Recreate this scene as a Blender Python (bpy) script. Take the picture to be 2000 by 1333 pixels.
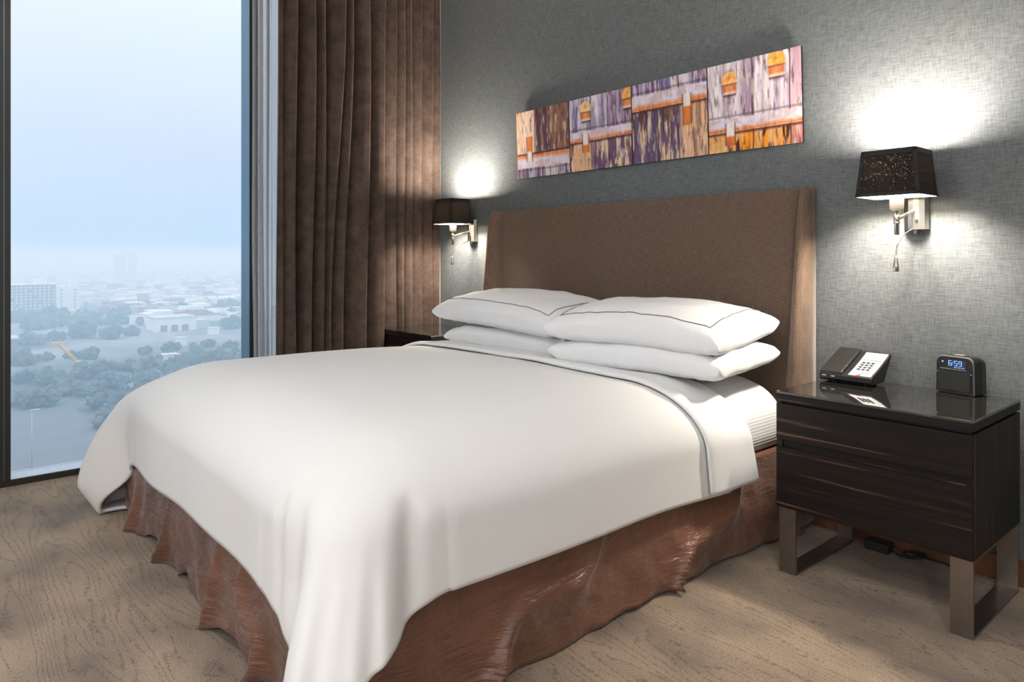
import bpy, bmesh, math, random
import numpy as np
from mathutils import Vector, Matrix

# ------------------------------------------------------------------ scene, camera, sky, lights
for o in list(bpy.data.objects):
    bpy.data.objects.remove(o)
scene = bpy.context.scene
COL = scene.collection
PI = math.pi

cam_d = bpy.data.cameras.new('camera')
cam_d.sensor_width = 36.0
cam_d.sensor_fit = 'HORIZONTAL'
cam_d.lens = 1355.85 / 2000 * 36
cam_d.shift_y = -(666.5 - 501.8) / 2000
cam_d.clip_start = 0.02
cam_d.clip_end = 20000
cam = bpy.data.objects.new('camera', cam_d)
cam.location = (0, 0, 1.1)
cam.rotation_euler = (math.radians(90), 0, 0.8665)
COL.objects.link(cam)
scene.camera = cam

scene.view_settings.view_transform = 'Standard'
scene.view_settings.look = 'None'
scene.view_settings.exposure = 0.0
scene.view_settings.gamma = 1.0
scene.view_settings.use_curve_mapping = False
cy = scene.cycles
cy.use_denoising = True
cy.max_bounces = 7
cy.diffuse_bounces = 3
cy.glossy_bounces = 3
cy.transmission_bounces = 6
cy.transparent_max_bounces = 12
cy.volume_bounces = 3
cy.use_adaptive_sampling = True
cy.adaptive_threshold = 0.10
cy.adaptive_min_samples = 16
cy.caustics_reflective = False
cy.caustics_refractive = False
cy.sample_clamp_indirect = 6.0
cy.blur_glossy = 0.5

# overcast early-morning sky: pale at the top, bluer towards the horizon
world = bpy.data.worlds.new('morning_sky')
scene.world = world
world.use_nodes = True
wn, wl = world.node_tree.nodes, world.node_tree.links
wn.clear()
w_out = wn.new('ShaderNodeOutputWorld')
w_bg = wn.new('ShaderNodeBackground')
w_tc = wn.new('ShaderNodeTexCoord')
w_sep = wn.new('ShaderNodeSeparateXYZ')
w_ramp = wn.new('ShaderNodeValToRGB')
w_noise = wn.new('ShaderNodeTexNoise')
w_map = wn.new('ShaderNodeMapping')
w_mix = wn.new('ShaderNodeMixRGB')
wl.new(w_tc.outputs['Generated'], w_sep.inputs[0])
wl.new(w_sep.outputs['Z'], w_ramp.inputs[0])
cr = w_ramp.color_ramp
cr.elements[0].position = 0.0
cr.elements[0].color = (0.64, 0.775, 0.95, 1)
cr.elements[1].position = 1.0
cr.elements[1].color = (1.85, 2.0, 2.15, 1)
e = cr.elements.new(0.10); e.color = (0.75, 0.85, 0.965, 1)
e = cr.elements.new(0.27); e.color = (0.98, 0.99, 1.015, 1)
w_map.inputs['Scale'].default_value = (1.5, 1.5, 6.0)
wl.new(w_tc.outputs['Generated'], w_map.inputs[0])
wl.new(w_map.outputs[0], w_noise.inputs['Vector'])
w_noise.inputs['Scale'].default_value = 1.8
w_noise.inputs['Detail'].default_value = 3.0
w_mix.blend_type = 'MULTIPLY'
w_mix.inputs[0].default_value = 0.10
wl.new(w_ramp.outputs[0], w_mix.inputs[1])
wl.new(w_noise.outputs['Color'], w_mix.inputs[2])
wl.new(w_mix.outputs[0], w_bg.inputs[0])
w_bg.inputs[1].default_value = 1.10
wl.new(w_bg.outputs[0], w_out.inputs[0])

# power of the wall lamps and of the added unseen fill lamps (built further down)
SCONCE_W = 86.0
CEILING_FILL_W = 14.5
FLOOR_FILL_L = 22.5
CEILING_FILL_COL = (1.0, 0.992, 0.985)
SCONCE_COL = (1.0, 0.91, 0.79)

# ------------------------------------------------------------------ helpers
def link(o):
    COL.objects.link(o)
    return o

def tag(o, label=None, cat=None, group=None, kind=None):
    if label: o['label'] = label
    if cat: o['category'] = cat
    if group: o['group'] = group
    if kind: o['kind'] = kind
    return o

def empty(name, loc=(0, 0, 0), rz=0.0):
    o = bpy.data.objects.new(name, None)
    o.empty_display_size = 0.05
    o.location = loc
    o.rotation_euler = (0, 0, rz)
    return link(o)

def setparent(o, parent):
    if parent is not None:
        o.parent = parent
    return o

def mesh(name, verts, faces, mat=None, parent=None, smooth=False):
    me = bpy.data.meshes.new(name)
    me.from_pydata([tuple(map(float, v)) for v in verts], [], [tuple(f) for f in faces])
    me.update()
    if mat: me.materials.append(mat)
    if smooth:
        me.polygons.foreach_set('use_smooth', [True] * len(me.polygons))
    o = bpy.data.objects.new(name, me)
    link(o)
    return setparent(o, parent)

class MB:
    """collects simple shapes that belong to ONE part"""
    def __init__(s):
        s.v, s.f, s.sm = [], [], []
    def add(s, v, f, sm=False):
        n = len(s.v)
        s.v += [tuple(p) for p in v]
        s.f += [tuple(i + n for i in q) for q in f]
        s.sm += [sm] * len(f)
        return s
    def box(s, x0, x1, y0, y1, z0, z1, b=0.0):
        bm = bmesh.new()
        bmesh.ops.create_cube(bm, size=1)
        for v in bm.verts:
            v.co = Vector(((x0 + x1) / 2 + v.co.x * (x1 - x0), (y0 + y1) / 2 + v.co.y * (y1 - y0), (z0 + z1) / 2 + v.co.z * (z1 - z0)))
        if b > 0:
            bmesh.ops.bevel(bm, geom=list(bm.edges), offset=b, segments=2, profile=0.6, affect='EDGES')
        bm.verts.index_update()
        s.add([v.co[:] for v in bm.verts], [[v.index for v in f.verts] for f in bm.faces])
        bm.free()
        return s
    def tube(s, pts, r, n=10, caps=True):
        pts = [Vector(p) for p in pts]
        rr = r if hasattr(r, '__len__') else [r] * len(pts)
        rings = []
        up = None
        for i, p in enumerate(pts):
            t = (pts[min(i + 1, len(pts) - 1)] - pts[max(i - 1, 0)]).normalized()
            if up is None:
                up = Vector((0, 0, 1)) if abs(t.z) < 0.9 else Vector((1, 0, 0))
            a = (up - t * up.dot(t)).normalized()
            up = a
            b = t.cross(a)
            rings.append([p + (a * math.cos(2 * PI * k / n) + b * math.sin(2 * PI * k / n)) * rr[i] for k in range(n)])
        v = [q for ring in rings for q in ring]
        f = []
        for i in range(len(pts) - 1):
            for k in range(n):
                f.append((i * n + k, i * n + (k + 1) % n, (i + 1) * n + (k + 1) % n, (i + 1) * n + k))
        if caps:
            f.append(tuple(range(n))[::-1])
            f.append(tuple((len(pts) - 1) * n + k for k in range(n)))
        return s.add(v, f, True)
    def lathe(s, prof, c=(0, 0, 0), n=24):
        v, f = [], []
        for (r, z) in prof:
            for k in range(n):
                a = 2 * PI * k / n
                v.append((c[0] + r * math.cos(a), c[1] + r * math.sin(a), c[2] + z))
        for i in range(len(prof) - 1):
            for k in range(n):
                f.append((i * n + k, i * n + (k + 1) % n, (i + 1) * n + (k + 1) % n, (i + 1) * n + k))
        if prof[0][0] > 1e-6: f.append(tuple(range(n))[::-1])
        if prof[-1][0] > 1e-6: f.append(tuple((len(prof) - 1) * n + k for k in range(n)))
        return s.add(v, f, True)
    def prism(s, poly, axis, a0, a1):
        """extrude a 2D polygon along an axis (0=x,1=y,2=z)"""
        n = len(poly)
        def P(p, a):
            q = list(p)
            q.insert(axis, a)
            return tuple(q)
        v = [P(p, a0) for p in poly] + [P(p, a1) for p in poly]
        f = [tuple(range(n))[::-1], tuple(range(n, 2 * n))]
        for i in range(n):
            f.append((i, (i + 1) % n, n + (i + 1) % n, n + i))
        return s.add(v, f)
    def build(s, name, mat, parent=None, off=(0, 0, 0), bevel=0.0, fixn=True, smooth=None):
        o = mesh(name, [(p[0] - off[0], p[1] - off[1], p[2] - off[2]) for p in s.v], s.f, mat, parent)
        sm = s.sm if smooth is None else [smooth] * len(s.f)
        o.data.polygons.foreach_set('use_smooth', sm)
        if fixn:
            bm = bmesh.new(); bm.from_mesh(o.data)
            bmesh.ops.recalc_face_normals(bm, faces=bm.faces)
            if bevel > 0:
                bmesh.ops.bevel(bm, geom=list(bm.edges), offset=bevel, segments=2, profile=0.6, affect='EDGES')
            bm.to_mesh(o.data); bm.free()
        return o

def grid(name, P, mat, parent=None, smooth=True, close_u=False, off=(0, 0, 0), flip=False):
    """P: array (nu, nv, 3)"""
    P = np.asarray(P, float) - np.array(off)
    nu, nv = P.shape[:2]
    V = P.reshape(-1, 3)
    F = []
    for i in range(nu if close_u else nu - 1):
        i2 = (i + 1) % nu
        for j in range(nv - 1):
            q = (i * nv + j, i2 * nv + j, i2 * nv + j + 1, i * nv + j + 1)
            F.append(q[::-1] if flip else q)
    return mesh(name, V, F, mat, parent, smooth)

def solidify(o, t, offset=-1.0):
    m = o.modifiers.new('thickness', 'SOLIDIFY')
    m.thickness = t
    m.offset = offset
    return o

def copy_tree(o, parent=None):
    c = o.copy()
    link(c)
    if parent is not None:
        c.parent = parent
    for ch in list(o.children):
        copy_tree(ch, c)
    return c

def sstep(a, b, x):
    t = np.clip((np.asarray(x, float) - a) / (b - a), 0, 1)
    return t * t * (3 - 2 * t)

def vnoise(x, y, seed=0):
    """smooth value noise on numpy arrays"""
    x = np.asarray(x, float); y = np.asarray(y, float)
    xi, yi = np.floor(x).astype(np.int64), np.floor(y).astype(np.int64)
    xf, yf = x - xi, y - yi
    def h(a, b):
        n = (a * 374761393 + b * 668265263 + seed * 974634777) & 0xFFFFFFFF
        n = ((n ^ (n >> 13)) * 1274126177) & 0xFFFFFFFF
        n = n ^ (n >> 16)
        return (n & 0xFFFF) / 65535.0
    u, v = xf * xf * (3 - 2 * xf), yf * yf * (3 - 2 * yf)
    return (h(xi, yi) * (1 - u) + h(xi + 1, yi) * u) * (1 - v) + (h(xi, yi + 1) * (1 - u) + h(xi + 1, yi + 1) * u) * v

def fbm(x, y, seed=0, octs=4):
    a, s, t = 0.5, 0.0, 0.0
    for k in range(octs):
        s = s + a * vnoise(x * 2 ** k, y * 2 ** k, seed + k * 17)
        t += a
        a *= 0.5
    return s / t

# ------------------------------------------------------------------ materials
def new_mat(name):
    m = bpy.data.materials.new(name)
    m.use_nodes = True
    nt = m.node_tree
    b = nt.nodes['Principled BSDF']
    return m, nt, b

def N(nt, typ, **kw):
    n = nt.nodes.new(typ)
    for k, v in kw.items():
        if hasattr(n, k) and k not in ('inputs',):
            setattr(n, k, v)
    return n

def set_in(n, **kw):
    for k, v in kw.items():
        n.inputs[k.replace('_', ' ')].default_value = v
    return n

def simple(name, col, rough=0.5, metal=0.0, spec=0.5, noise=0.06, nscale=40.0, bump=0.0, bscale=200.0, sheen=0.0, coat=0.0):
    m, nt, b = new_mat(name)
    tc = N(nt, 'ShaderNodeTexCoord')
    nz = N(nt, 'ShaderNodeTexNoise')
    nz.inputs['Scale'].default_value = nscale
    nz.inputs['Detail'].default_value = 3
    nt.links.new(tc.outputs['Object'], nz.inputs['Vector'])
    rp = N(nt, 'ShaderNodeValToRGB')
    k0, k1 = 1 - noise, 1 + noise
    rp.color_ramp.elements[0].position = 0.3
    rp.color_ramp.elements[1].position = 0.7
    rp.color_ramp.elements[0].color = (col[0] * k0, col[1] * k0, col[2] * k0, 1)
    rp.color_ramp.elements[1].color = (min(1, col[0] * k1), min(1, col[1] * k1), min(1, col[2] * k1), 1)
    nt.links.new(nz.outputs['Fac'], rp.inputs[0])
    nt.links.new(rp.outputs[0], b.inputs['Base Color'])
    b.inputs['Roughness'].default_value = rough
    b.inputs['Metallic'].default_value = metal
    b.inputs['Specular IOR Level'].default_value = spec
    if sheen: b.inputs['Sheen Weight'].default_value = sheen
    if coat: b.inputs['Coat Weight'].default_value = coat
    if bump:
        n2 = N(nt, 'ShaderNodeTexNoise')
        n2.inputs['Scale'].default_value = bscale
        nt.links.new(tc.outputs['Object'], n2.inputs['Vector'])
        bp = N(nt, 'ShaderNodeBump')
        bp.inputs['Strength'].default_value = bump
        bp.inputs['Distance'].default_value = 0.002
        nt.links.new(n2.outputs['Fac'], bp.inputs['Height'])
        nt.links.new(bp.outputs[0], b.inputs['Normal'])
    return m

def stretched(nt, tc_out, scale, nscale, detail=2.0):
    mp = N(nt, 'ShaderNodeMapping')
    mp.inputs['Scale'].default_value = scale
    nt.links.new(tc_out, mp.inputs[0])
    n = N(nt, 'ShaderNodeTexNoise')
    n.inputs['Scale'].default_value = nscale
    n.inputs['Detail'].default_value = detail
    nt.links.new(mp.outputs[0], n.inputs['Vector'])
    return n

def math_node(nt, op, a, b=None, clamp=False):
    n = N(nt, 'ShaderNodeMath', operation=op, use_clamp=clamp)
    for i, v in enumerate((a, b)):
        if v is None: continue
        if isinstance(v, (int, float)): n.inputs[i].default_value = v
        else: nt.links.new(v, n.inputs[i])
    return n.outputs[0]

def mixc(nt, fac, c1, c2, mode='MIX'):
    n = N(nt, 'ShaderNodeMixRGB', blend_type=mode)
    for i, v in enumerate((fac, c1, c2)):
        if isinstance(v, (int, float)): n.inputs[i].default_value = v
        elif isinstance(v, tuple): n.inputs[i].default_value = v if len(v) == 4 else v + (1,)
        else: nt.links.new(v, n.inputs[i])
    return n.outputs[0]

def weave(name, col_a, col_b, sx, sz, rough=0.75, sheen=0.0, spec=0.35, bump=0.25, axes='XZ', blotch=0.12):
    """woven cloth or wallpaper: thin threads along the two axes"""
    m, nt, b = new_mat(name)
    tc = N(nt, 'ShaderNodeTexCoord').outputs['Object']
    if axes == 'XZ':
        h_sc, v_sc = (sx * 0.06, 1, sz), (sx, 1, sz * 0.06)
    else:
        h_sc, v_sc = (sx * 0.06, sz, sz), (sx, sz * 0.06, sz * 0.06)
    h = stretched(nt, tc, h_sc, 1.0, 3.0)
    v = stretched(nt, tc, v_sc, 1.0, 3.0)
    w = math_node(nt, 'ADD', math_node(nt, 'MULTIPLY', h.outputs['Fac'], 0.55), math_node(nt, 'MULTIPLY', v.outputs['Fac'], 0.45))
    rp = N(nt, 'ShaderNodeValToRGB')
    rp.color_ramp.elements[0].position = 0.36
    rp.color_ramp.elements[1].position = 0.64
    rp.color_ramp.elements[0].color = col_a + (1,)
    rp.color_ramp.elements[1].color = col_b + (1,)
    nt.links.new(w, rp.inputs[0])
    bl = N(nt, 'ShaderNodeTexNoise')
    bl.inputs['Scale'].default_value = 3.0
    bl.inputs['Detail'].default_value = 3.0
    nt.links.new(tc, bl.inputs['Vector'])
    c = mixc(nt, blotch, rp.outputs[0], bl.outputs['Color'], 'OVERLAY')
    nt.links.new(c, b.inputs['Base Color'])
    b.inputs['Roughness'].default_value = rough
    b.inputs['Specular IOR Level'].default_value = spec
    b.inputs['Sheen Weight'].default_value = sheen
    bp = N(nt, 'ShaderNodeBump')
    bp.inputs['Strength'].default_value = bump
    bp.inputs['Distance'].default_value = 0.001
    nt.links.new(w, bp.inputs['Height'])
    nt.links.new(bp.outputs[0], b.inputs['Normal'])
    return m

M = {}
M['wallpaper'] = weave('grey_woven_wallpaper', (0.080, 0.091, 0.096), (0.190, 0.204, 0.208), 430, 430, rough=0.5, spec=0.4, bump=0.35, blotch=0.05)
M['headboard'] = weave('brown_woven_upholstery', (0.100, 0.066, 0.049), (0.190, 0.132, 0.100), 480, 480, rough=0.8, sheen=0.15, spec=0.2, bump=0.5, blotch=0.08)
M['wing'] = weave('brown_textured_upholstery', (0.098, 0.063, 0.045), (0.20, 0.132, 0.094), 260, 260, rough=0.8, sheen=0.2, spec=0.2, bump=0.9, axes='ALL', blotch=0.08)
M['paint'] = simple('warm_white_paint', (0.70, 0.69, 0.67), rough=0.8, noise=0.02)
M['ceiling'] = simple('white_ceiling_paint', (0.82, 0.815, 0.81), rough=0.9, noise=0.02)
M['base_wood'] = simple('red_brown_wood', (0.16, 0.065, 0.028), rough=0.45, noise=0.25, nscale=12)
M['frame'] = simple('dark_bronze_aluminium', (0.036, 0.032, 0.028), rough=0.35, metal=0.3, noise=0.05)
M['frame_sky_tint'] = simple('sky_tinted_aluminium', (0.10, 0.23, 0.33), rough=0.3, metal=0.6, noise=0.03)  # sides of the uprights, the blue light on them put into the colour
M['sill'] = simple('pale_satin_aluminium_sill', (0.62, 0.68, 0.74), rough=0.35, metal=0.5, noise=0.03)
M['steel'] = simple('brushed_nickel', (0.62, 0.58, 0.52), rough=0.28, metal=1.0, noise=0.03)
M['leg_steel'] = simple('brushed_bronze_steel', (0.25, 0.215, 0.19), rough=0.36, metal=0.9, noise=0.06, nscale=60)
M['black_plastic'] = simple('black_plastic', (0.012, 0.011, 0.011), rough=0.4, noise=0.05)
M['grey_plastic'] = simple('dark_grey_plastic', (0.013, 0.012, 0.011), rough=0.42, noise=0.05)
M['silver_plastic'] = simple('silver_plastic', (0.30, 0.30, 0.29), rough=0.35, metal=0.5, noise=0.03)
M['mesh_grille'] = simple('black_speaker_cloth', (0.018, 0.018, 0.018), rough=0.9, noise=0.3, nscale=900, bump=0.5, bscale=900)
M['white_plastic'] = simple('white_plastic', (0.80, 0.82, 0.85), rough=0.4, noise=0.02)
M['key'] = simple('black_rubber_key', (0.03, 0.03, 0.03), rough=0.6, noise=0.05)
M['red'] = simple('red_plastic', (0.55, 0.06, 0.05), rough=0.4, noise=0.05)
M['ink'] = simple('dark_ink', (0.03, 0.03, 0.05), rough=0.7, noise=0.05)
M['rubber'] = simple('black_rubber', (0.015, 0.015, 0.015), rough=0.7, noise=0.1)
M['base_black'] = simple('black_base_cloth', (0.018, 0.019, 0.022), rough=0.9, noise=0.1)
M['piping'] = simple('grey_piping_cord', (0.20, 0.19, 0.20), rough=0.8, noise=0.1)
M['porcelain'] = simple('white_lamp_socket', (0.85, 0.82, 0.75), rough=0.4, noise=0.02)

def linen(name, col, stripes=False, rough=0.85):
    m, nt, b = new_mat(name)
    tc = N(nt, 'ShaderNodeTexCoord').outputs['Object']
    n = N(nt, 'ShaderNodeTexNoise'); n.inputs['Scale'].default_value = 5; n.inputs['Detail'].default_value = 3
    nt.links.new(tc, n.inputs['Vector'])
    c = mixc(nt, 0.03, col, n.outputs['Color'], 'OVERLAY')
    if stripes:
        wv = N(nt, 'ShaderNodeTexWave', wave_type='BANDS', bands_direction='Z')
        wv.inputs['Scale'].default_value = 26.0
        wv.inputs['Distortion'].default_value = 0.2
        nt.links.new(tc, wv.inputs['Vector'])
        c = mixc(nt, math_node(nt, 'MULTIPLY', wv.outputs['Fac'], 0.16), c, (0.55, 0.54, 0.53, 1))
        bp = N(nt, 'ShaderNodeBump'); bp.inputs['Strength'].default_value = 0.3; bp.inputs['Distance'].default_value = 0.002
        nt.links.new(wv.outputs['Fac'], bp.inputs['Height'])
        nt.links.new(bp.outputs[0], b.inputs['Normal'])
    else:
        fine = stretched(nt, tc, (1, 1, 1), 7.0, 4.0)
        bp = N(nt, 'ShaderNodeBump'); bp.inputs['Strength'].default_value = 0.12; bp.inputs['Distance'].default_value = 0.01
        nt.links.new(fine.outputs['Fac'], bp.inputs['Height'])
        nt.links.new(bp.outputs[0], b.inputs['Normal'])
    nt.links.new(c, b.inputs['Base Color'])
    b.inputs['Roughness'].default_value = rough
    b.inputs['Sheen Weight'].default_value = 0.1
    b.inputs['Specular IOR Level'].default_value = 0.25
    return m
M['duvet'] = linen('white_cotton_duvet', (0.825, 0.825, 0.825, 1))
M['sheet'] = linen('white_cotton_sheet', (0.83, 0.835, 0.84, 1))
M['fitted'] = linen('white_striped_sheet', (0.82, 0.825, 0.83, 1), stripes=True)
M['pillow'] = linen('white_cotton_pillowcase', (0.83, 0.84, 0.86, 1))

def make_velvet():
    m, nt, b = new_mat('brown_velvet')
    tc = N(nt, 'ShaderNodeTexCoord').outputs['Object']
    n1 = N(nt, 'ShaderNodeTexNoise'); set_in(n1, Scale=11.0, Detail=6.0, Roughness=0.7)
    n2 = N(nt, 'ShaderNodeTexNoise'); set_in(n2, Scale=170.0, Detail=2.0)
    nt.links.new(tc, n1.inputs['Vector']); nt.links.new(tc, n2.inputs['Vector'])
    f = math_node(nt, 'ADD', math_node(nt, 'MULTIPLY', n1.outputs['Fac'], 0.7), math_node(nt, 'MULTIPLY', n2.outputs['Fac'], 0.3))
    rp = N(nt, 'ShaderNodeValToRGB')
    rp.color_ramp.elements[0].position = 0.36; rp.color_ramp.elements[0].color = (0.046, 0.030, 0.024, 1)
    rp.color_ramp.elements[1].position = 0.66; rp.color_ramp.elements[1].color = (0.115, 0.079, 0.063, 1)
    nt.links.new(f, rp.inputs[0])
    nt.links.new(rp.outputs[0], b.inputs['Base Color'])
    set_in(b, Roughness=0.75, Sheen_Weight=0.8, Sheen_Roughness=0.35)
    b.inputs['Sheen Tint'].default_value = (0.75, 0.58, 0.48, 1)
    b.inputs['Specular IOR Level'].default_value = 0.2
    return m
M['velvet'] = make_velvet()

def make_taffeta():
    m, nt, b = new_mat('brown_crinkled_taffeta')
    tc = N(nt, 'ShaderNodeTexCoord').outputs['Object']
    n1 = N(nt, 'ShaderNodeTexNoise'); set_in(n1, Scale=4.0, Detail=3.0)
    nt.links.new(tc, n1.inputs['Vector'])
    rp = N(nt, 'ShaderNodeValToRGB')
    rp.color_ramp.elements[0].position = 0.3; rp.color_ramp.elements[0].color = (0.118, 0.048, 0.026, 1)
    rp.color_ramp.elements[1].position = 0.7; rp.color_ramp.elements[1].color = (0.20, 0.086, 0.050, 1)
    nt.links.new(n1.outputs['Fac'], rp.inputs[0])
    nt.links.new(rp.outputs[0], b.inputs['Base Color'])
    # fine horizontal crinkles broken up by larger noise
    cr1 = stretched(nt, tc, (14, 14, 95), 1.0, 3.0)
    cr2 = stretched(nt, tc, (9, 9, 16), 1.0, 4.0)
    hgt = math_node(nt, 'ADD', math_node(nt, 'MULTIPLY', cr1.outputs['Fac'], 0.35), cr2.outputs['Fac'])
    bp = N(nt, 'ShaderNodeBump'); set_in(bp, Strength=0.75, Distance=0.022)
    nt.links.new(hgt, bp.inputs['Height'])
    nt.links.new(bp.outputs[0], b.inputs['Normal'])
    set_in(b, Roughness=0.34, Sheen_Weight=0.2)
    b.inputs['Specular IOR Level'].default_value = 0.6
    return m
M['taffeta'] = make_taffeta()

def make_sheer():
    m, nt, b = new_mat('white_sheer_voile')
    nt.nodes.remove(b)
    out = nt.nodes['Material Output']
    tc = N(nt, 'ShaderNodeTexCoord').outputs['Object']
    n = stretched(nt, tc, (60, 60, 500), 1.0, 2.0)
    d = N(nt, 'ShaderNodeBsdfDiffuse'); d.inputs['Color'].default_value = (0.66, 0.66, 0.68, 1)
    t = N(nt, 'ShaderNodeBsdfTranslucent'); t.inputs['Color'].default_value = (0.72, 0.75, 0.80, 1)
    tr = N(nt, 'ShaderNodeBsdfTransparent')
    mx = N(nt, 'ShaderNodeMixShader'); mx.inputs[0].default_value = 0.5
    nt.links.new(d.outputs[0], mx.inputs[1]); nt.links.new(t.outputs[0], mx.inputs[2])
    mx2 = N(nt, 'ShaderNodeMixShader')
    nt.links.new(math_node(nt, 'ADD', math_node(nt, 'MULTIPLY', n.outputs['Fac'], 0.5), 0.45, True), mx2.inputs[0])
    nt.links.new(tr.outputs[0], mx2.inputs[1]); nt.links.new(mx.outputs[0], mx2.inputs[2])
    nt.links.new(mx2.outputs[0], out.inputs['Surface'])
    return m
M['sheer'] = make_sheer()

def make_glass(name, tint=(0.90, 0.95, 1.0, 1)):
    m, nt, b = new_mat(name)
    nt.nodes.remove(b)
    out = nt.nodes['Material Output']
    tr = N(nt, 'ShaderNodeBsdfTransparent'); tr.inputs['Color'].default_value = tint
    gl = N(nt, 'ShaderNodeBsdfGlossy'); gl.inputs['Roughness'].default_value = 0.02
    fr = N(nt, 'ShaderNodeFresnel'); fr.inputs['IOR'].default_value = 1.25
    mx = N(nt, 'ShaderNodeMixShader')
    nt.links.new(fr.outputs[0], mx.inputs[0])
    nt.links.new(tr.outputs[0], mx.inputs[1]); nt.links.new(gl.outputs[0], mx.inputs[2])
    nt.links.new(mx.outputs[0], out.inputs['Surface'])
    return m
M['glass'] = make_glass('window_glass')

def make_tabletop():
    m, nt, b = new_mat('black_glass')
    tc = N(nt, 'ShaderNodeTexCoord').outputs['Object']
    n = N(nt, 'ShaderNodeTexNoise'); set_in(n, Scale=8.0)
    nt.links.new(tc, n.inputs['Vector'])
    c = mixc(nt, n.outputs['Fac'], (0.012, 0.011, 0.010, 1), (0.020, 0.018, 0.016, 1))
    nt.links.new(c, b.inputs['Base Color'])
    set_in(b, Roughness=0.03, IOR=1.75)
    b.inputs['Specular IOR Level'].default_value = 0.75
    b.inputs['Coat Weight'].default_value = 0.6
    b.inputs['Coat Roughness'].default_value = 0.02
    return m
M['black_glass'] = make_tabletop()

def make_ebony(name, vertical=False):
    m, nt, b = new_mat(name)
    tc = N(nt, 'ShaderNodeTexCoord').outputs['Object']
    sc = (70, 70, 1.5) if vertical else (1.2, 40, 75)
    n1 = stretched(nt, tc, sc, 1.0, 3.0)
    sc2 = (160, 160, 2.0) if vertical else (1.6, 90, 170)
    n2 = stretched(nt, tc, sc2, 1.0, 2.0)
    rp = N(nt, 'ShaderNodeValToRGB')
    rp.color_ramp.elements[0].position = 0.35; rp.color_ramp.elements[0].color = (0.006, 0.0045, 0.004, 1)
    rp.color_ramp.elements[1].position = 0.62; rp.color_ramp.elements[1].color = (0.014, 0.0095, 0.008, 1)
    e2 = rp.color_ramp.elements.new(0.655); e2.color = (0.016, 0.011, 0.009, 1)
    e3 = rp.color_ramp.elements.new(0.685); e3.color = (0.11, 0.055, 0.036, 1)
    nt.links.new(n1.outputs['Fac'], rp.inputs[0])
    c = mixc(nt, 0.25, rp.outputs[0], n2.outputs['Fac'], 'OVERLAY')
    nt.links.new(c, b.inputs['Base Color'])
    set_in(b, Roughness=0.45)
    b.inputs['Specular IOR Level'].default_value = 0.25
    bp = N(nt, 'ShaderNodeBump'); set_in(bp, Strength=0.15, Distance=0.001)
    nt.links.new(n2.outputs['Fac'], bp.inputs['Height'])
    nt.links.new(bp.outputs[0], b.inputs['Normal'])
    return m
M['ebony_h'] = make_ebony('macassar_ebony_level_grain')
M['ebony_v'] = make_ebony('macassar_ebony_upright_grain', True)

def make_carpet():
    m, nt, b = new_mat('taupe_woodgrain_carpet')
    tc = N(nt, 'ShaderNodeTexCoord').outputs['Object']
    # contour lines of a stretched noise give the wood-grain lines of the pattern
    g = stretched(nt, tc, (0.42, 3.6, 1), 1.0, 2.5)
    wob = stretched(nt, tc, (7, 7, 1), 1.0, 2.0)
    v = math_node(nt, 'ADD', math_node(nt, 'MULTIPLY', g.outputs['Fac'], 34.0), math_node(nt, 'MULTIPLY', wob.outputs['Fac'], 1.3))
    rag = stretched(nt, tc, (85, 85, 1), 1.0, 2.0)
    v = math_node(nt, 'ADD', v, math_node(nt, 'MULTIPLY', rag.outputs['Fac'], 0.55))
    fr = math_node(nt, 'FRACT', v)
    d = math_node(nt, 'ABSOLUTE', math_node(nt, 'SUBTRACT', fr, 0.5))
    line = N(nt, 'ShaderNodeMapRange', interpolation_type='SMOOTHSTEP')
    nt.links.new(d, line.inputs[0])
    set_in(line, From_Min=0.0, From_Max=0.20, To_Min=1.0, To_Max=0.0)
    brk = stretched(nt, tc, (70, 70, 1), 1.0, 2.0)
    br2 = N(nt, 'ShaderNodeMapRange'); nt.links.new(brk.outputs['Fac'], br2.inputs[0])
    set_in(br2, From_Min=0.38, From_Max=0.60, To_Min=0.05, To_Max=1.0)
    lm = math_node(nt, 'MULTIPLY', line.outputs[0], br2.outputs[0])
    blot = stretched(nt, tc, (2.6, 3.6, 1), 1.0, 3.0)
    rp = N(nt, 'ShaderNodeValToRGB')
    rp.color_ramp.elements[0].position = 0.34; rp.color_ramp.elements[0].color = (0.205, 0.155, 0.122, 1)
    rp.color_ramp.elements[1].position = 0.62; rp.color_ramp.elements[1].color = (0.385, 0.288, 0.205, 1)
    nt.links.new(blot.outputs['Fac'], rp.inputs[0])
    pile = N(nt, 'ShaderNodeTexNoise'); set_in(pile, Scale=190.0, Detail=4.0)
    nt.links.new(tc, pile.inputs['Vector'])
    c = mixc(nt, 0.7, rp.outputs[0], pile.outputs['Fac'], 'OVERLAY')
    c = mixc(nt, math_node(nt, 'MULTIPLY', lm, 0.60), c, (0.085, 0.060, 0.042, 1))
    nt.links.new(c, b.inputs['Base Color'])
    set_in(b, Roughness=0.95, Sheen_Weight=0.2)
    b.inputs['Specular IOR Level'].default_value = 0.1
    bp = N(nt, 'ShaderNodeBump'); set_in(bp, Strength=0.7, Distance=0.004)
    nt.links.new(math_node(nt, 'SUBTRACT', pile.outputs['Fac'], math_node(nt, 'MULTIPLY', lm, 0.4)), bp.inputs['Height'])
    nt.links.new(bp.outputs[0], b.inputs['Normal'])
    return m
M['carpet'] = make_carpet()

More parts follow.
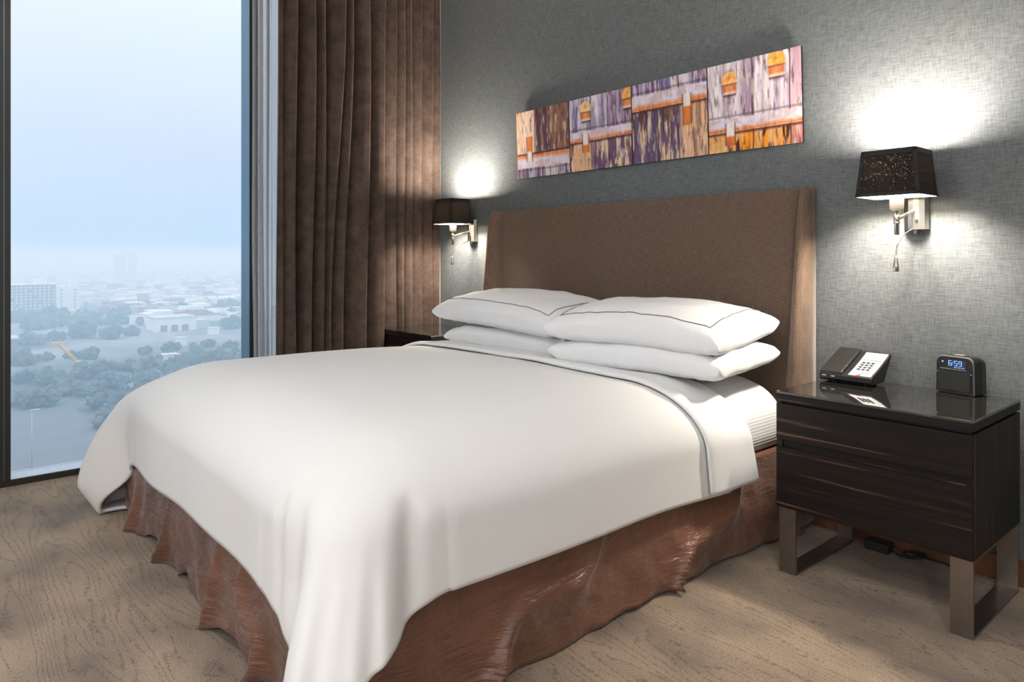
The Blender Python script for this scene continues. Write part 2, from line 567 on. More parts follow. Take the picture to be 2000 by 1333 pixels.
def make_shade():
    """black lamp-shade cloth; the loose weave lets pin-pricks of the bulb through"""
    m, nt, b = new_mat('black_lampshade_cloth')
    out = nt.nodes['Material Output']
    tc = N(nt, 'ShaderNodeTexCoord').outputs['Object']
    n = N(nt, 'ShaderNodeTexNoise'); set_in(n, Scale=270.0, Detail=1.0)
    nt.links.new(tc, n.inputs['Vector'])
    mr = N(nt, 'ShaderNodeMapRange'); set_in(mr, From_Min=0.60, From_Max=0.65, To_Min=0.0, To_Max=0.5)
    nt.links.new(n.outputs['Fac'], mr.inputs[0])
    b.inputs['Base Color'].default_value = (0.006, 0.0055, 0.0055, 1)
    set_in(b, Roughness=0.8)
    b.inputs['Specular IOR Level'].default_value = 0.25
    t = N(nt, 'ShaderNodeBsdfTranslucent'); t.inputs['Color'].default_value = (0.85, 0.62, 0.42, 1)
    mx = N(nt, 'ShaderNodeMixShader')
    nt.links.new(math_node(nt, 'MULTIPLY', mr.outputs[0], 0.014), mx.inputs[0])
    nt.links.new(b.outputs[0], mx.inputs[1]); nt.links.new(t.outputs[0], mx.inputs[2])
    nt.links.new(mx.outputs[0], out.inputs['Surface'])
    return m
M['shade'] = make_shade()
M['shade_trim'] = simple('black_shade_trim', (0.006, 0.0055, 0.0055), rough=0.7, noise=0.1)
M['shade_lining'] = simple('white_shade_lining', (0.80, 0.76, 0.68), rough=0.7, noise=0.03)

def emit(name, col, strength):
    m, nt, b = new_mat(name)
    b.inputs['Base Color'].default_value = tuple(c * 0.5 for c in col) + (1,)
    b.inputs['Emission Color'].default_value = col + (1,)
    b.inputs['Emission Strength'].default_value = strength
    tc = N(nt, 'ShaderNodeTexCoord'); nz = N(nt, 'ShaderNodeTexNoise'); nz.inputs['Scale'].default_value = 30
    nt.links.new(tc.outputs['Object'], nz.inputs['Vector'])
    nt.links.new(math_node(nt, 'ADD', math_node(nt, 'MULTIPLY', nz.outputs['Fac'], 0.05), 0.4), b.inputs['Roughness'])
    return m
def make_bulb():
    m, nt, b = new_mat('glowing_bulb_glass')
    nt.nodes.remove(b)
    tr = N(nt, 'ShaderNodeBsdfTransparent'); tr.inputs['Color'].default_value = (0.97, 0.95, 0.92, 1)
    em = N(nt, 'ShaderNodeEmission'); em.inputs['Color'].default_value = (1.0, 0.85, 0.62, 1)
    lw = N(nt, 'ShaderNodeTexNoise'); lw.inputs['Scale'].default_value = 20
    tc = N(nt, 'ShaderNodeTexCoord'); nt.links.new(tc.outputs['Object'], lw.inputs['Vector'])
    nt.links.new(math_node(nt, 'ADD', math_node(nt, 'MULTIPLY', lw.outputs['Fac'], 1.0), 5.0), em.inputs['Strength'])
    ad = N(nt, 'ShaderNodeAddShader')
    nt.links.new(tr.outputs[0], ad.inputs[0]); nt.links.new(em.outputs[0], ad.inputs[1])
    nt.links.new(ad.outputs[0], nt.nodes['Material Output'].inputs['Surface'])
    return m
M['bulb'] = make_bulb()
M['led_blue'] = emit('blue_display', (0.16, 0.38, 1.0), 1.6)
M['diffuser'] = emit('fill_ceiling_diffuser', (1.0, 0.90, 0.76), 3.0)  # glow of the added ceiling lamps

# ------------------------------------------------------------------ room shell
WALL_Y, BACK_Y, WIN_X, RIGHT_X, CEIL_Z = 2.80, -2.4, -4.085, 1.9, 3.1
GLASS_X = -4.225

def struct(name, mb, mat, parent=None, label=None, **kw):
    o = mb.build(name, mat, parent, **kw)
    if parent is None:
        tag(o, label, kind='structure')
    return o

struct('floor', MB().box(-4.30, RIGHT_X, BACK_Y, WALL_Y, -0.10, 0.0), M['carpet'], label='taupe carpet with a brown wood-grain line pattern')
struct('ceiling', MB().box(-4.30, RIGHT_X, BACK_Y, WALL_Y + 0.1, CEIL_Z, CEIL_Z + 0.1), M['ceiling'], label='plain white ceiling above the bed')
struct('wall_head', MB().box(-4.30, RIGHT_X, WALL_Y, WALL_Y + 0.12, 0, CEIL_Z), M['wallpaper'], label='grey woven wallpaper wall behind the bed')
struct('wall_right', MB().box(RIGHT_X, RIGHT_X + 0.12, BACK_Y, WALL_Y + 0.12, 0, CEIL_Z), M['paint'], label='plain warm white wall out of view')
struct('wall_back', MB().box(-4.30, RIGHT_X, BACK_Y - 0.12, BACK_Y, 0, CEIL_Z), M['paint'], label='plain warm white wall behind the viewer')
struct('baseboard_head', MB().box(-4.08, RIGHT_X, WALL_Y - 0.014, WALL_Y, 0.0, 0.085, b=0.003), M['base_wood'], label='red brown wooden skirting along the grey wall')

# glazed outer wall: dark uprights, a low sill bar, tall panes
win = empty('window_1', (WIN_X, 0.9, 0)); tag(win, 'tall floor-to-ceiling window with dark bronze frame', kind='structure')
WO = (WIN_X, 0.9, 0)
ups = [-2.051, -0.889, 0.273, 1.459, 2.640]
for y in ups:
    p = MB().box(GLASS_X, WIN_X - 0.003, y, y + 0.05, 0.031, CEIL_Z).build('mullion', M['frame_sky_tint'], win, off=WO)
    c = MB().box(WIN_X - 0.006, WIN_X, y, y + 0.022, 0.031, CEIL_Z).box(WIN_X - 0.006, WIN_X, y + 0.026, y + 0.05, 0.031, CEIL_Z)
    c.build('cover_strip', M['frame'], p, off=WO)
MB().box(WIN_X - 0.012, WIN_X, BACK_Y, WALL_Y, 0.0, 0.031).build('sill_bar', M['frame'], win, off=WO)
MB().box(GLASS_X - 0.02, WIN_X - 0.012, BACK_Y, WALL_Y, 0.0, 0.030).build('sill', M['sill'], win, off=WO)
MB().box(GLASS_X - 0.02, WIN_X, BACK_Y, WALL_Y, CEIL_Z - 0.08, CEIL_Z).build('head_bar', M['frame'], win, off=WO)
edges = [BACK_Y] + [v for y in ups for v in (y, y + 0.05)] + [WALL_Y]
for a, b_ in zip(edges[0::2], edges[1::2]):
    MB().box(GLASS_X - 0.008, GLASS_X, a, b_, 0.030, CEIL_Z - 0.08).build('pane', M['glass'], win, off=WO)

# unseen ceiling lamps, added above and behind the viewer to light the bed evenly
def fill_ceiling_lamp(x, y, r, label):
    t = empty('fill_ceiling_lamp', (x, y, CEIL_Z))
    tag(t, label, 'ceiling lamp', 'added ceiling fill lamps')
    MB().lathe([(r + 0.02, -0.001), (r + 0.02, -0.05), (r, -0.06), (r, -0.045), (r * 0.2, -0.045)], n=40).build('rim', M['steel'], t)
    MB().lathe([(r * 0.995, -0.047), (r * 0.8, -0.056), (0.001, -0.058)], n=40).build('diffuser', M['diffuser'], t)
    ld = bpy.data.lights.new('fill_ceiling_light', 'AREA')
    ld.shape = 'DISK'; ld.size = r * 2
    ld.energy = CEILING_FILL_W; ld.color = CEILING_FILL_COL
    l = bpy.data.objects.new('fill_ceiling_light', ld)
    link(l); l.parent = t; l.location = (0, 0, -0.07)
    return t
fill_ceiling_lamp(-1.60, 0.10, 0.30, 'added unseen round flush ceiling lamp nearest the bed')
fill_ceiling_lamp(0.75, 0.15, 0.30, 'added unseen round flush ceiling lamp nearest the right wall')
fill_ceiling_lamp(-0.40, -1.30, 0.30, 'added unseen round flush ceiling lamp nearest the back wall')

# two unseen standing lamps, added behind the viewer to fill the bed's sides
M['fill_linen'] = emit('fill_lamp_glowing_linen', (1.0, 0.985, 0.968), FLOOR_FILL_L)
def fill_floor_lamp(x, y, label):
    t = empty('fill_floor_lamp', (x, y, 0))
    tag(t, label, 'floor lamp', 'added standing fill lamps behind the viewer')
    MB().lathe([(0.0005, 0.0), (0.15, 0.0), (0.15, 0.018), (0.02, 0.03)], n=32).build('base', M['steel'], t)
    MB().lathe([(0.011, 0.028), (0.011, 1.30)], n=16).build('pole', M['steel'], t)
    MB().lathe([(0.20, 1.22), (0.16, 1.58)], n=36).build('lamp_shade', M['fill_linen'], t, fixn=False)
    MB().tube([(-0.17, 0, 1.30), (0.17, 0, 1.30)], 0.004, n=6).build('shade_bar', M['steel'], t)
    return t
fill_floor_lamp(1.10, -0.75, 'added unseen standing lamp with a linen shade near the right wall')
fill_floor_lamp(-1.60, -1.90, 'added unseen standing lamp with a linen shade near the back wall')

# ------------------------------------------------------------------ headboard
HB_TOP = 1.385
def hb_y_panel(z): return 2.715 + 0.045 * min(1, z / HB_TOP)
def hb_y_wing(z): return float(np.interp(z, [0, 0.6, 0.9, 1.2, 1.3, HB_TOP], [2.640, 2.650, 2.668, 2.700, 2.712, 2.738]))
hb = empty('headboard', (-2.40, WALL_Y, 0))
tag(hb, 'tall brown woven headboard with forward-curving wings against the grey wall', 'headboard')
HO = (-2.40, WALL_Y, 0)

def hb_loft(name, plan, mat, zs, tops):
    """plan(z) -> closed list of (x, y); the last rings round the top over"""
    rings = []
    for z in zs:
        rings.append([(x, y, z) for x, y in plan(z)])
    base = plan(HB_TOP)
    cx = sum(p[0] for p in base) / len(base); cyy = sum(p[1] for p in base) / len(base)
    for dz, ins in tops:
        ring = []
        for x, y in base:
            dx = max(-ins, min(ins, cx - x)); dy = max(-ins, min(ins, cyy - y))
            ring.append((x + dx, y + dy, HB_TOP + dz))
        rings.append(ring)
    n = len(base)
    v = [p for r in rings for p in r]
    f = []
    for i in range(len(rings) - 1):
        for k in range(n):
            f.append((i * n + k, i * n + (k + 1) % n, (i + 1) * n + (k + 1) % n, (i + 1) * n + k))
    f.append(tuple(range(n))[::-1]); f.append(tuple((len(rings) - 1) * n + k for k in range(n)))
    mb = MB().add(v, f, True)
    return mb.build(name, mat, hb, off=HO)

zs = [0.02, 0.3, 0.6, 0.9, 1.1, 1.2, 1.27, 1.32, 1.35, HB_TOP - 0.012]
def plan_panel(z):
    y = hb_y_panel(z)
    xs = np.linspace(-3.395, -1.405, 24)
    front = [(x, y + 0.006 * math.sin((x + 2.4) * 3) ** 2) for x in xs]
    return front + [(-1.405, 2.795), (-3.395, 2.795)]
hb_loft('panel', plan_panel, M['headboard'], zs, [(-0.008, 0.004), (0.0, 0.014)])
def plan_wing(side):
    def f(z):
        yw, yp = hb_y_wing(z), hb_y_panel(z)
        k = 0.080 * (1 - min(1, z / HB_TOP))
        if side > 0:
            xo, xi = -1.365, -1.418 - k
            s = 1
        else:
            xo, xi = -3.442, -3.372 + k
            s = -1
        pts = [(xi, yp + 0.02), (xi + s * 0.006, yp - 0.004)]
        # inner face swings forward to a rounded nose, then the straight outer face
        xn = xo - s * 0.030
        pts += [(xi + (xn - xi) * 0.5, yp + (yw - yp) * 0.55), (xn - s * 0.008, yw + 0.010), (xn, yw + 0.002), (xn + s * 0.010, yw), (xn + s * 0.022, yw + 0.008), (xo, yw + 0.024)]
        pts += [(xo, 2.76), (xo, 2.798), (xi, 2.798)]
        return pts
    return f
for sd in (1, -1):
    hb_loft('wing', plan_wing(sd), M['wing'], zs, [(-0.006, 0.002), (0.004, 0.008), (0.008, 0.018)])

# ------------------------------------------------------------------ bed: base, mattress, skirt
bed = empty('divan_bed', (-2.40, 1.70, 0)); BO = (-2.40, 1.70, 0)
tag(bed, 'black cloth-covered divan bed standing on low feet under the brown skirt', 'bed')
MB().box(-3.335, -1.455, 0.715, 2.66, 0.035, 0.325, b=0.01).build('divan', M['base_black'], bed, off=BO)
for x in (-3.27, -2.40, -1.52):
    for y in (0.745, 2.58):
        MB().box(x - 0.045, x + 0.045, y - 0.045, y + 0.045, 0.0, 0.04, b=0.004).build('foot', M['rubber'], bed, off=BO)

def mattress():
    x0, x1, y0, y1, zb, zt = -3.355, -1.432, 0.735, 2.645, 0.338, 0.616
    def side(o, R=0.31, RV=0.165):      # how far the top has dropped o metres inside the edge
        k = np.clip((R - o) / R, 0, 1)
        return RV * (1 - np.sqrt(np.clip(1 - k * k, 0, 1)))
    xs = np.concatenate([x0 + 0.31 * (1 - np.cos(np.linspace(0, PI / 2, 16))), np.linspace(x0 + 0.33, x1 - 0.33, 12), x1 - 0.31 * (1 - np.cos(np.linspace(PI / 2, 0, 16)))])
    ys = np.concatenate([y0 + 0.31 * (1 - np.cos(np.linspace(0, PI / 2, 16))), np.linspace(y0 + 0.33, y1 - 0.12, 12), y1 - 0.10 * (1 - np.cos(np.linspace(PI / 2, 0, 8)))])
    X, Y = np.meshgrid(xs, ys, indexing='ij')
    dx = np.minimum(X - x0, x1 - X); df = Y - y0; dh = y1 - Y
    Z = zt - np.maximum(np.maximum(side(dx), side(df)), side(dh, 0.10, 0.06))
    n, k = X.shape
    V = [tuple(p) for p in np.stack([X, Y, Z], -1).reshape(-1, 3)]
    F = [(i * k + j, (i + 1) * k + j, (i + 1) * k + j + 1, i * k + j + 1) for i in range(n - 1) for j in range(k - 1)]
    rim = [i * k for i in range(n)] + [(n - 1) * k + j for j in range(1, k)] + [i * k + k - 1 for i in range(n - 2, -1, -1)] + [j for j in range(k - 2, 0, -1)]
    c = (x0 + x1) / 2, (y0 + y1) / 2
    prev = rim
    for z, ins in ((0.41, -0.004), (0.36, 0.0), (zb, 0.02)):
        cur = []
        for r in rim:
            x, y, _ = V[r]
            V.append((x + ins * (1 if x < c[0] else -1), y + ins * (1 if y < c[1] else -1), min(z, V[r][2])))
            cur.append(len(V) - 1)
        for i in range(len(rim)):
            F.append((prev[i], prev[(i + 1) % len(rim)], cur[(i + 1) % len(rim)], cur[i]))
        prev = cur
    F.append(tuple(prev))
    return MB().add(V, F, True).build('mattress', M['fitted'])
mt = mattress()
tag(mt, 'thick mattress in a white striped fitted sheet', 'mattress')

def skirt():
    # perimeter from the right head end, round the foot, to the left head end
    r = 0.05
    x1, x0, y0, yh = -1.425, -3.365, 0.69, 2.64
    path = []
    for y in np.arange(yh, y0 + r, -0.0125): path.append((x1, y, 1, 0))
    for a in np.linspace(0, PI / 2, 9): path.append((x1 - r + r * math.cos(a), y0 + r - r * math.sin(a), math.cos(a), -math.sin(a)))
    for x in np.arange(x1 - r, x0 + r, -0.0125): path.append((x, y0, 0, -1))
    for a in np.linspace(PI / 2, PI, 9): path.append((x0 + r + r * math.cos(a), y0 + r - r * math.sin(a), math.cos(a), -math.sin(a)))
    for y in np.arange(y0 + r, yh, 0.025): path.append((x0, y, -1, 0))
    P = np.array(path)
    s = np.concatenate([[0], np.cumsum(np.hypot(np.diff(P[:, 0]), np.diff(P[:, 1])))])
    nv = 30
    V = np.zeros((len(P), nv, 3))
    foot = (np.abs(P[:, 1] - y0) < 0.06)
    # broad soft folds of uneven width, crushed crosswise
    z0 = s * 0
    hem_foot = 0.034 * np.clip(np.sin(s * 2 * PI / 0.43 + 1.2 + 1.5 * vnoise(s * 1.3, z0, 6)), 0, 1) + 0.005
    hem_side = 0.004 + 0.014 * vnoise(s * 3.4, z0, 12)
    fw = sstep(0, 1, np.convolve(foot.astype(float), np.ones(7) / 7, 'same'))
    hem = hem_side * (1 - fw) + hem_foot * fw
    for j in range(nv):
        t = j / (nv - 1)            # 0 at the top, 1 at the hem
        broad = vnoise(s * 2.6 + 0.35 * t, z0 + t * 0.6, 3) - 0.35
        ridge = 1 - np.abs(2 * vnoise(s * 5.2 - 0.5 * t, z0 + 0.8 * t, 17) - 1)
        wr = vnoise(s * 11 + 1.3 * t, z0 + t * 2.5, 21) - 0.5
        wr2 = vnoise(s * 19 + 4 * t, z0 + t * 9, 31) - 0.5
        k = 0.12 + 0.88 * t
        out = 0.028 * t + k * (0.034 * broad + 0.056 * (ridge ** 4 - 0.15) + 0.024 * wr + 0.012 * wr2)
        out = np.maximum(out, 0.004)
        V[:, j, 0] = P[:, 0] + P[:, 2] * out
        V[:, j, 1] = P[:, 1] + P[:, 3] * out
        V[:, j, 2] = 0.335 * (1 - t) + hem * t
    # a short ledge on top, tucked under the mattress
    ledge = np.stack([np.clip(V[:, 0, 0], x0 + 0.07, x1 - 0.07), np.clip(V[:, 0, 1], y0 + 0.07, 9), V[:, 0, 2] * 0 + 0.337], -1)[:, None, :]
    V = np.concatenate([ledge, V], 1)
    o = grid('bed_skirt', V, M['taffeta'])
    solidify(o, 0.003)
    tag(o, 'shiny crinkled brown skirt hanging round the foot and sides of the bed', 'bed skirt')
skirt()

# ------------------------------------------------------------------ duvet
R_SH, RV_SH = 0.34, 0.20
_t = np.linspace(0, PI / 2, 200)
_px = R_SH * np.sin(_t); _pz = RV_SH * (1 - np.cos(_t))
_s = np.concatenate([[0], np.cumsum(np.hypot(np.diff(_px), np.diff(_pz)))])
ARC = _s[-1]
def prof(q):
    """distance along the cloth from the start of the shoulder -> (outwards, down)"""
    q = np.asarray(q, float)
    o = np.interp(q, _s, _px); d = np.interp(q, _s, _pz)
    ex = np.clip(q - ARC, 0, None)
    return o + 0.02 * ex, d + ex
XR, XL, YF = -1.388 - R_SH, -3.39 + R_SH, 0.645 + R_SH       # where the shoulders begin
def duvet_top(x, y):
    z = 0.655 - 0.022 * sstep(1.65, 2.25, y) - 0.010 * np.abs(x + 2.4)
    z = z + 0.010 * (vnoise(x * 2.2 + 5, y * 2.2, 5) - 0.5)
    return z
def duvet_point(s, t, qR, qF, qL):
    """s: cloth across (0 at XL shoulder .. width), t: cloth along; both arrays, negatives hang over"""
    W = XR - XL
    right, left, foot = np.clip(s - W, 0, None), np.clip(-s, 0, None), np.clip(-t, 0, None)
    bx = XL + np.clip(s, 0, W); by = YF + np.clip(t, 0, None)
    x, y, z = bx.copy(), by.copy(), duvet_top(bx, by)
    oR, dR = prof(right); oL, dL = prof(left); oF, dF = prof(foot)
    only_r = (right > 0) & (foot <= 0); only_l = (left > 0) & (foot <= 0); only_f = (foot > 0) & (right <= 0) & (left <= 0)
    x = np.where(only_r, bx + oR, x); z = np.where(only_r, z - dR, z)
    x = np.where(only_l, bx - oL, x); z = np.where(only_l, z - dL, z)
    y = np.where(only_f, by - oF, y); z = np.where(only_f, z - dF, z)
    # gentle fullness of the hanging sides
    side = np.where(only_r, sstep(0.25, 0.6, right), 0)
    x = x + side * 0.008 * (1 + np.sin(y * 5.0 + 1))
    ff = np.where(only_f, sstep(0.3, 0.62, foot), 0)
    y = y - ff * (0.010 * (1 + np.sin(x * 4.3 + 0.5)) + 0.004 * np.sin(x * 11))
    z = z + ff * 0.018 * np.sin((x + 3.2) / 1.7 * PI)
    # near corner (right + foot): the spare cloth falls as a cone
    c = (right > 0) & (foot > 0)
    r = np.hypot(right, foot); th = np.degrees(np.arctan2(foot, np.maximum(right, 1e-9)))
    o, d = prof(r)
    p = 2 + 5 * sstep(0.2, 0.6, r)
    tr = np.radians(th)
    m = (np.abs(np.cos(tr)) ** p + np.abs(np.sin(tr)) ** p) ** (-1 / p)
    g = np.exp(-((th - 39) / 15.5) ** 6)
    dent = np.exp(-((th - 19) / 5.0) ** 2) + np.exp(-((th - 60) / 5) ** 2) + 0.5 * np.exp(-((th - 72) / 3.5) ** 2)
    deep = sstep(0.34, 0.80, r)
    rad = o * m + 0.155 * g * deep - dent * (0.026 * sstep(0.30, 0.42, r) * sstep(0.66, 0.52, r) + 0.008 * sstep(0.5, 0.62, r))
    rad = rad + deep * g * (0.010 * np.sin(th * 0.55) + 0.006 * np.sin(th * 1.1 + 1))
    drop = np.where(r > ARC, RV_SH + (r - ARC) * (1 - 0.18 * g), d)
    x = np.where(c, bx + rad * np.cos(tr), x); y = np.where(c, by - rad * np.sin(tr), y)
    z = np.where(c, np.maximum(z - drop, 0.012), z)
    # far corner (left + foot): flares out, then folds back under itself
    c = (left > 0) & (foot > 0)
    r = np.hypot(left, foot); th = np.degrees(np.arctan2(foot, np.maximum(left, 1e-9)))
    r = r * (1 + 0.28 * np.exp(-((th - 38) / 20.0) ** 4) * sstep(0.2, 0.6, r))
    o, d = prof(r); tr = np.radians(th)
    p = 2 + 5 * sstep(0.2, 0.6, r)
    m = (np.abs(np.cos(tr)) ** p + np.abs(np.sin(tr)) ** p) ** (-1 / p)
    g = np.exp(-((th - 38) / 20.0) ** 4)
    fold = 0.80
    flare = 0.22 * sstep(0.22, fold, r) - 0.80 * np.clip(r - fold, 0, None)
    dent = np.exp(-((th - 62) / 6) ** 2)
    rad = o * m + g * flare - 0.03 * dent * sstep(0.45, 0.65, r)
    drop = np.where(r > ARC, RV_SH + (np.minimum(r, fold) - ARC) * (1 - 0.12 * g) + np.clip(r - fold, 0, None) * (1 - 0.15 * g), d)
    rad = rad + g * sstep(0.5, 0.75, r) * sstep(0.95, 0.8, r) * 0.012 * np.sin(th * 0.5)
    x = np.where(c, bx - rad * np.cos(tr), x); y = np.where(c, by - rad * np.sin(tr), y)
    z = np.where(c, np.maximum(z - drop, 0.012), z)
    return np.stack([x, y, z], -1)

QR, QF, QL = 0.595, 0.612, 0.83
W_TOP = XR - XL
def duvet():
    s = np.concatenate([np.linspace(-QL, 0, 62), np.linspace(0, W_TOP, 50)[1:], np.linspace(W_TOP, W_TOP + QR, 52)[1:]])
    t = np.concatenate([np.linspace(-QF, 0, 56), np.linspace(0, 2.20 - YF, 46)[1:]])
    S, T = np.meshgrid(s, t, indexing='ij')
    P = duvet_point(S, T, QR, QF, QL)
    o = grid('duvet', P, M['duvet'], flip=False)
    solidify(o, 0.014)
    tag(o, 'smooth white duvet spread over the bed, its corner trailing to the floor', 'duvet')
    # thin sewn hem running along the lower edge
    return o
duvet()

def fold_sheet():
    """the top sheet, turned back over the head end of the duvet"""
    s = np.concatenate([np.linspace(-0.60, 0, 40), np.linspace(0, W_TOP, 60)[1:], np.linspace(W_TOP, W_TOP + QR - 0.018, 44)[1:]])
    over_r = np.clip(s - W_TOP, 0, None) / QR
    over_l = np.clip(-s, 0, None) / 0.6
    y0 = 2.005 + 0.020 * np.sin(s * 2.2) * (1 - over_r) + 0.055 * over_r - 0.06 * over_l
    y1 = 2.258 + 0.092 * over_r ** 1.3 + 0.03 * over_l
    rows = [(0.03, 0.004), (0.008, 0.005), (0.0, 0.012), (0.006, 0.020), (0.022, 0.024), (0.05, 0.023)]
    prof_rows = [(y0 + a, off) for a, off in rows]
    for k in np.linspace(0.12, 0.985, 20):
        prof_rows.append((y0 + 0.05 + (y1 - y0 - 0.05) * k, 0.021 - 0.004 * k))
    prof_rows += [(y1, 0.014), (y1 + 0.003, 0.008), (y1 - 0.01, 0.003)]
    cols = []
    e = 1e-3
    for y, off in prof_rows:
        T = y - YF
        P = duvet_point(s, T, QR, QF, QL)
        A = duvet_point(s + e, T, QR, QF, QL) - duvet_point(s - e, T, QR, QF, QL)
        n = np.stack([-A[:, 2], A[:, 0] * 0, A[:, 0]], -1)
        n /= np.maximum(np.linalg.norm(n, axis=1, keepdims=True), 1e-9)
        wob = 0.006 * (vnoise(s * 5 + 2, y * 5, 44) - 0.5) + 0.010 * over_r * (np.sin(y * 30) * 0.35 + 0.3)
        cols.append(P + n * (off + wob)[:, None] if hasattr(wob, '__len__') else P + n * off)
    V = np.stack(cols, 1)
    V[:, :, 2] += (over_r > 0.98)[:, None] * 0.0
    o = grid('top_sheet', V, M['sheet'])
    solidify(o, 0.004)
    tag(o, 'white top sheet turned back across the head end of the duvet', 'sheet')
fold_sheet()

# ------------------------------------------------------------------ pillows
def pillow(name, w, d, tt, tb, loc, rot, label, seed, sag=0.0):
    n, k = 56, 40
    us = np.sin(np.linspace(-1, 1, n) * PI / 2); vs = np.sin(np.linspace(-1, 1, k) * PI / 2)
    U, Vv = np.meshgrid(us, vs, indexing='ij')
    X = w / 2 * U * (1 - 0.035 * (1 - Vv ** 2)); Y = d / 2 * Vv * (1 - 0.07 * (1 - U ** 2))
    body = np.clip((1 - np.abs(U) ** 6) * (1 - np.abs(Vv) ** 4), 0, 1) ** 0.33
    dome = (1 - 0.16 * U ** 2) * (1 - 0.22 * Vv ** 2)
    wr = (fbm(U * 3 + seed, Vv * 2.3, seed, 3) - 0.5)
    edge = np.clip(1 - body, 0, 1)
    fine = (vnoise(U * 16 + seed, Vv * 5, seed + 3) - 0.5) * edge * 0.022
    Zs = sag * (U ** 2)
    top = np.stack([X, Y, Zs + tt * body * dome + 0.022 * wr * body + fine], -1)
    bot = np.stack([X, Y, Zs - tb * body ** 0.9 + 0.012 * wr * body + fine], -1)
    Vt = top.reshape(-1, 3); Vb = bot.reshape(-1, 3)
    V = np.concatenate([Vt, Vb]); off = len(Vt)
    F = []
    for i in range(n - 1):
        for j in range(k - 1):
            a, b_, c, d_ = i * k + j, (i + 1) * k + j, (i + 1) * k + j + 1, i * k + j + 1
            F.append((a, b_, c, d_)); F.append((off + d_, off + c, off + b_, off + a))
    o = mesh(name, V, F, M['pillow'], smooth=True)
    bm = bmesh.new(); bm.from_mesh(o.data)
    bmesh.ops.remove_doubles(bm, verts=bm.verts, dist=0.0008)
    bmesh.ops.recalc_face_normals(bm, faces=bm.faces)
    bm.to_mesh(o.data); bm.free()
    o.location = loc; o.rotation_euler = rot
    tag(o, label, 'pillow', 'four white bed pillows')
    # grey piping cord sewn in a rectangle on the upper side
    def zt(u, v):
        bd = ((1 - abs(u) ** 6) * (1 - abs(v) ** 4)) ** 0.33
        w_ = float(fbm(np.array([u * 3 + seed]), np.array([v * 2.3]), seed, 3)[0] - 0.5)
        f_ = float(vnoise(np.array([u * 16 + seed]), np.array([v * 5]), seed + 3)[0] - 0.5) * (1 - bd) * 0.022
        return (w / 2 * u * (1 - 0.035 * (1 - v * v)), d / 2 * v * (1 - 0.07 * (1 - u * u)),
                sag * u * u + tt * bd * (1 - 0.16 * u * u) * (1 - 0.22 * v * v) + 0.022 * w_ * bd + f_ + 0.0006)
    a, b_ = 0.87, 0.80
    pts = [zt(u, -b_) for u in np.linspace(-a, a, 40)] + [zt(a, v) for v in np.linspace(-b_, b_, 24)[1:]]
    pts += [zt(u, b_) for u in np.linspace(a, -a, 40)[1:]] + [zt(-a, v) for v in np.linspace(b_, -b_, 24)[1:]]
    MB().tube(pts, 0.0023, n=6, caps=False).build('piping', M['piping'], o, fixn=False)
    return o

pillow('pillow', 0.88, 0.50, 0.078, 0.062, (-2.68, 2.420, 0.694), (math.radians(4), 0, math.radians(2)), 'lower left pillow with grey piping, half hidden by the turned-back sheet', 3, 0.0)
pillow('pillow', 0.82, 0.50, 0.080, 0.066, (-1.826, 2.365, 0.706), (math.radians(3), 0, math.radians(5)), 'lower right pillow with grey piping, squeezed under another by the nightstand with the phone', 9, -0.004)
pillow('pillow', 0.95, 0.52, 0.108, 0.064, (-2.735, 2.405, 0.815), (math.radians(5), math.radians(2.0), math.radians(0)), 'upper left pillow with grey piping, nearest the curtain', 14, -0.012)
pillow('pillow', 0.83, 0.52, 0.100, 0.068, (-1.838, 2.365, 0.818), (math.radians(5), math.radians(0.5), math.radians(5.5)), 'upper right pillow with grey piping, lying on top of its stack', 27, -0.012)

# ------------------------------------------------------------------ curtains
def catmull(pts, per=8):
    P = np.array([pts[0]] + list(pts) + [pts[-1]], float)
    out = []
    for i in range(1, len(P) - 2):
        p0, p1, p2, p3 = P[i - 1], P[i], P[i + 1], P[i + 2]
        for t in np.linspace(0, 1, per, endpoint=False):
            out.append(0.5 * ((2 * p1) + (-p0 + p2) * t + (2 * p0 - 5 * p1 + 4 * p2 - p3) * t * t + (-p0 + 3 * p1 - 3 * p2 + p3) * t ** 3))
    out.append(P[-2])
    return np.array(out)

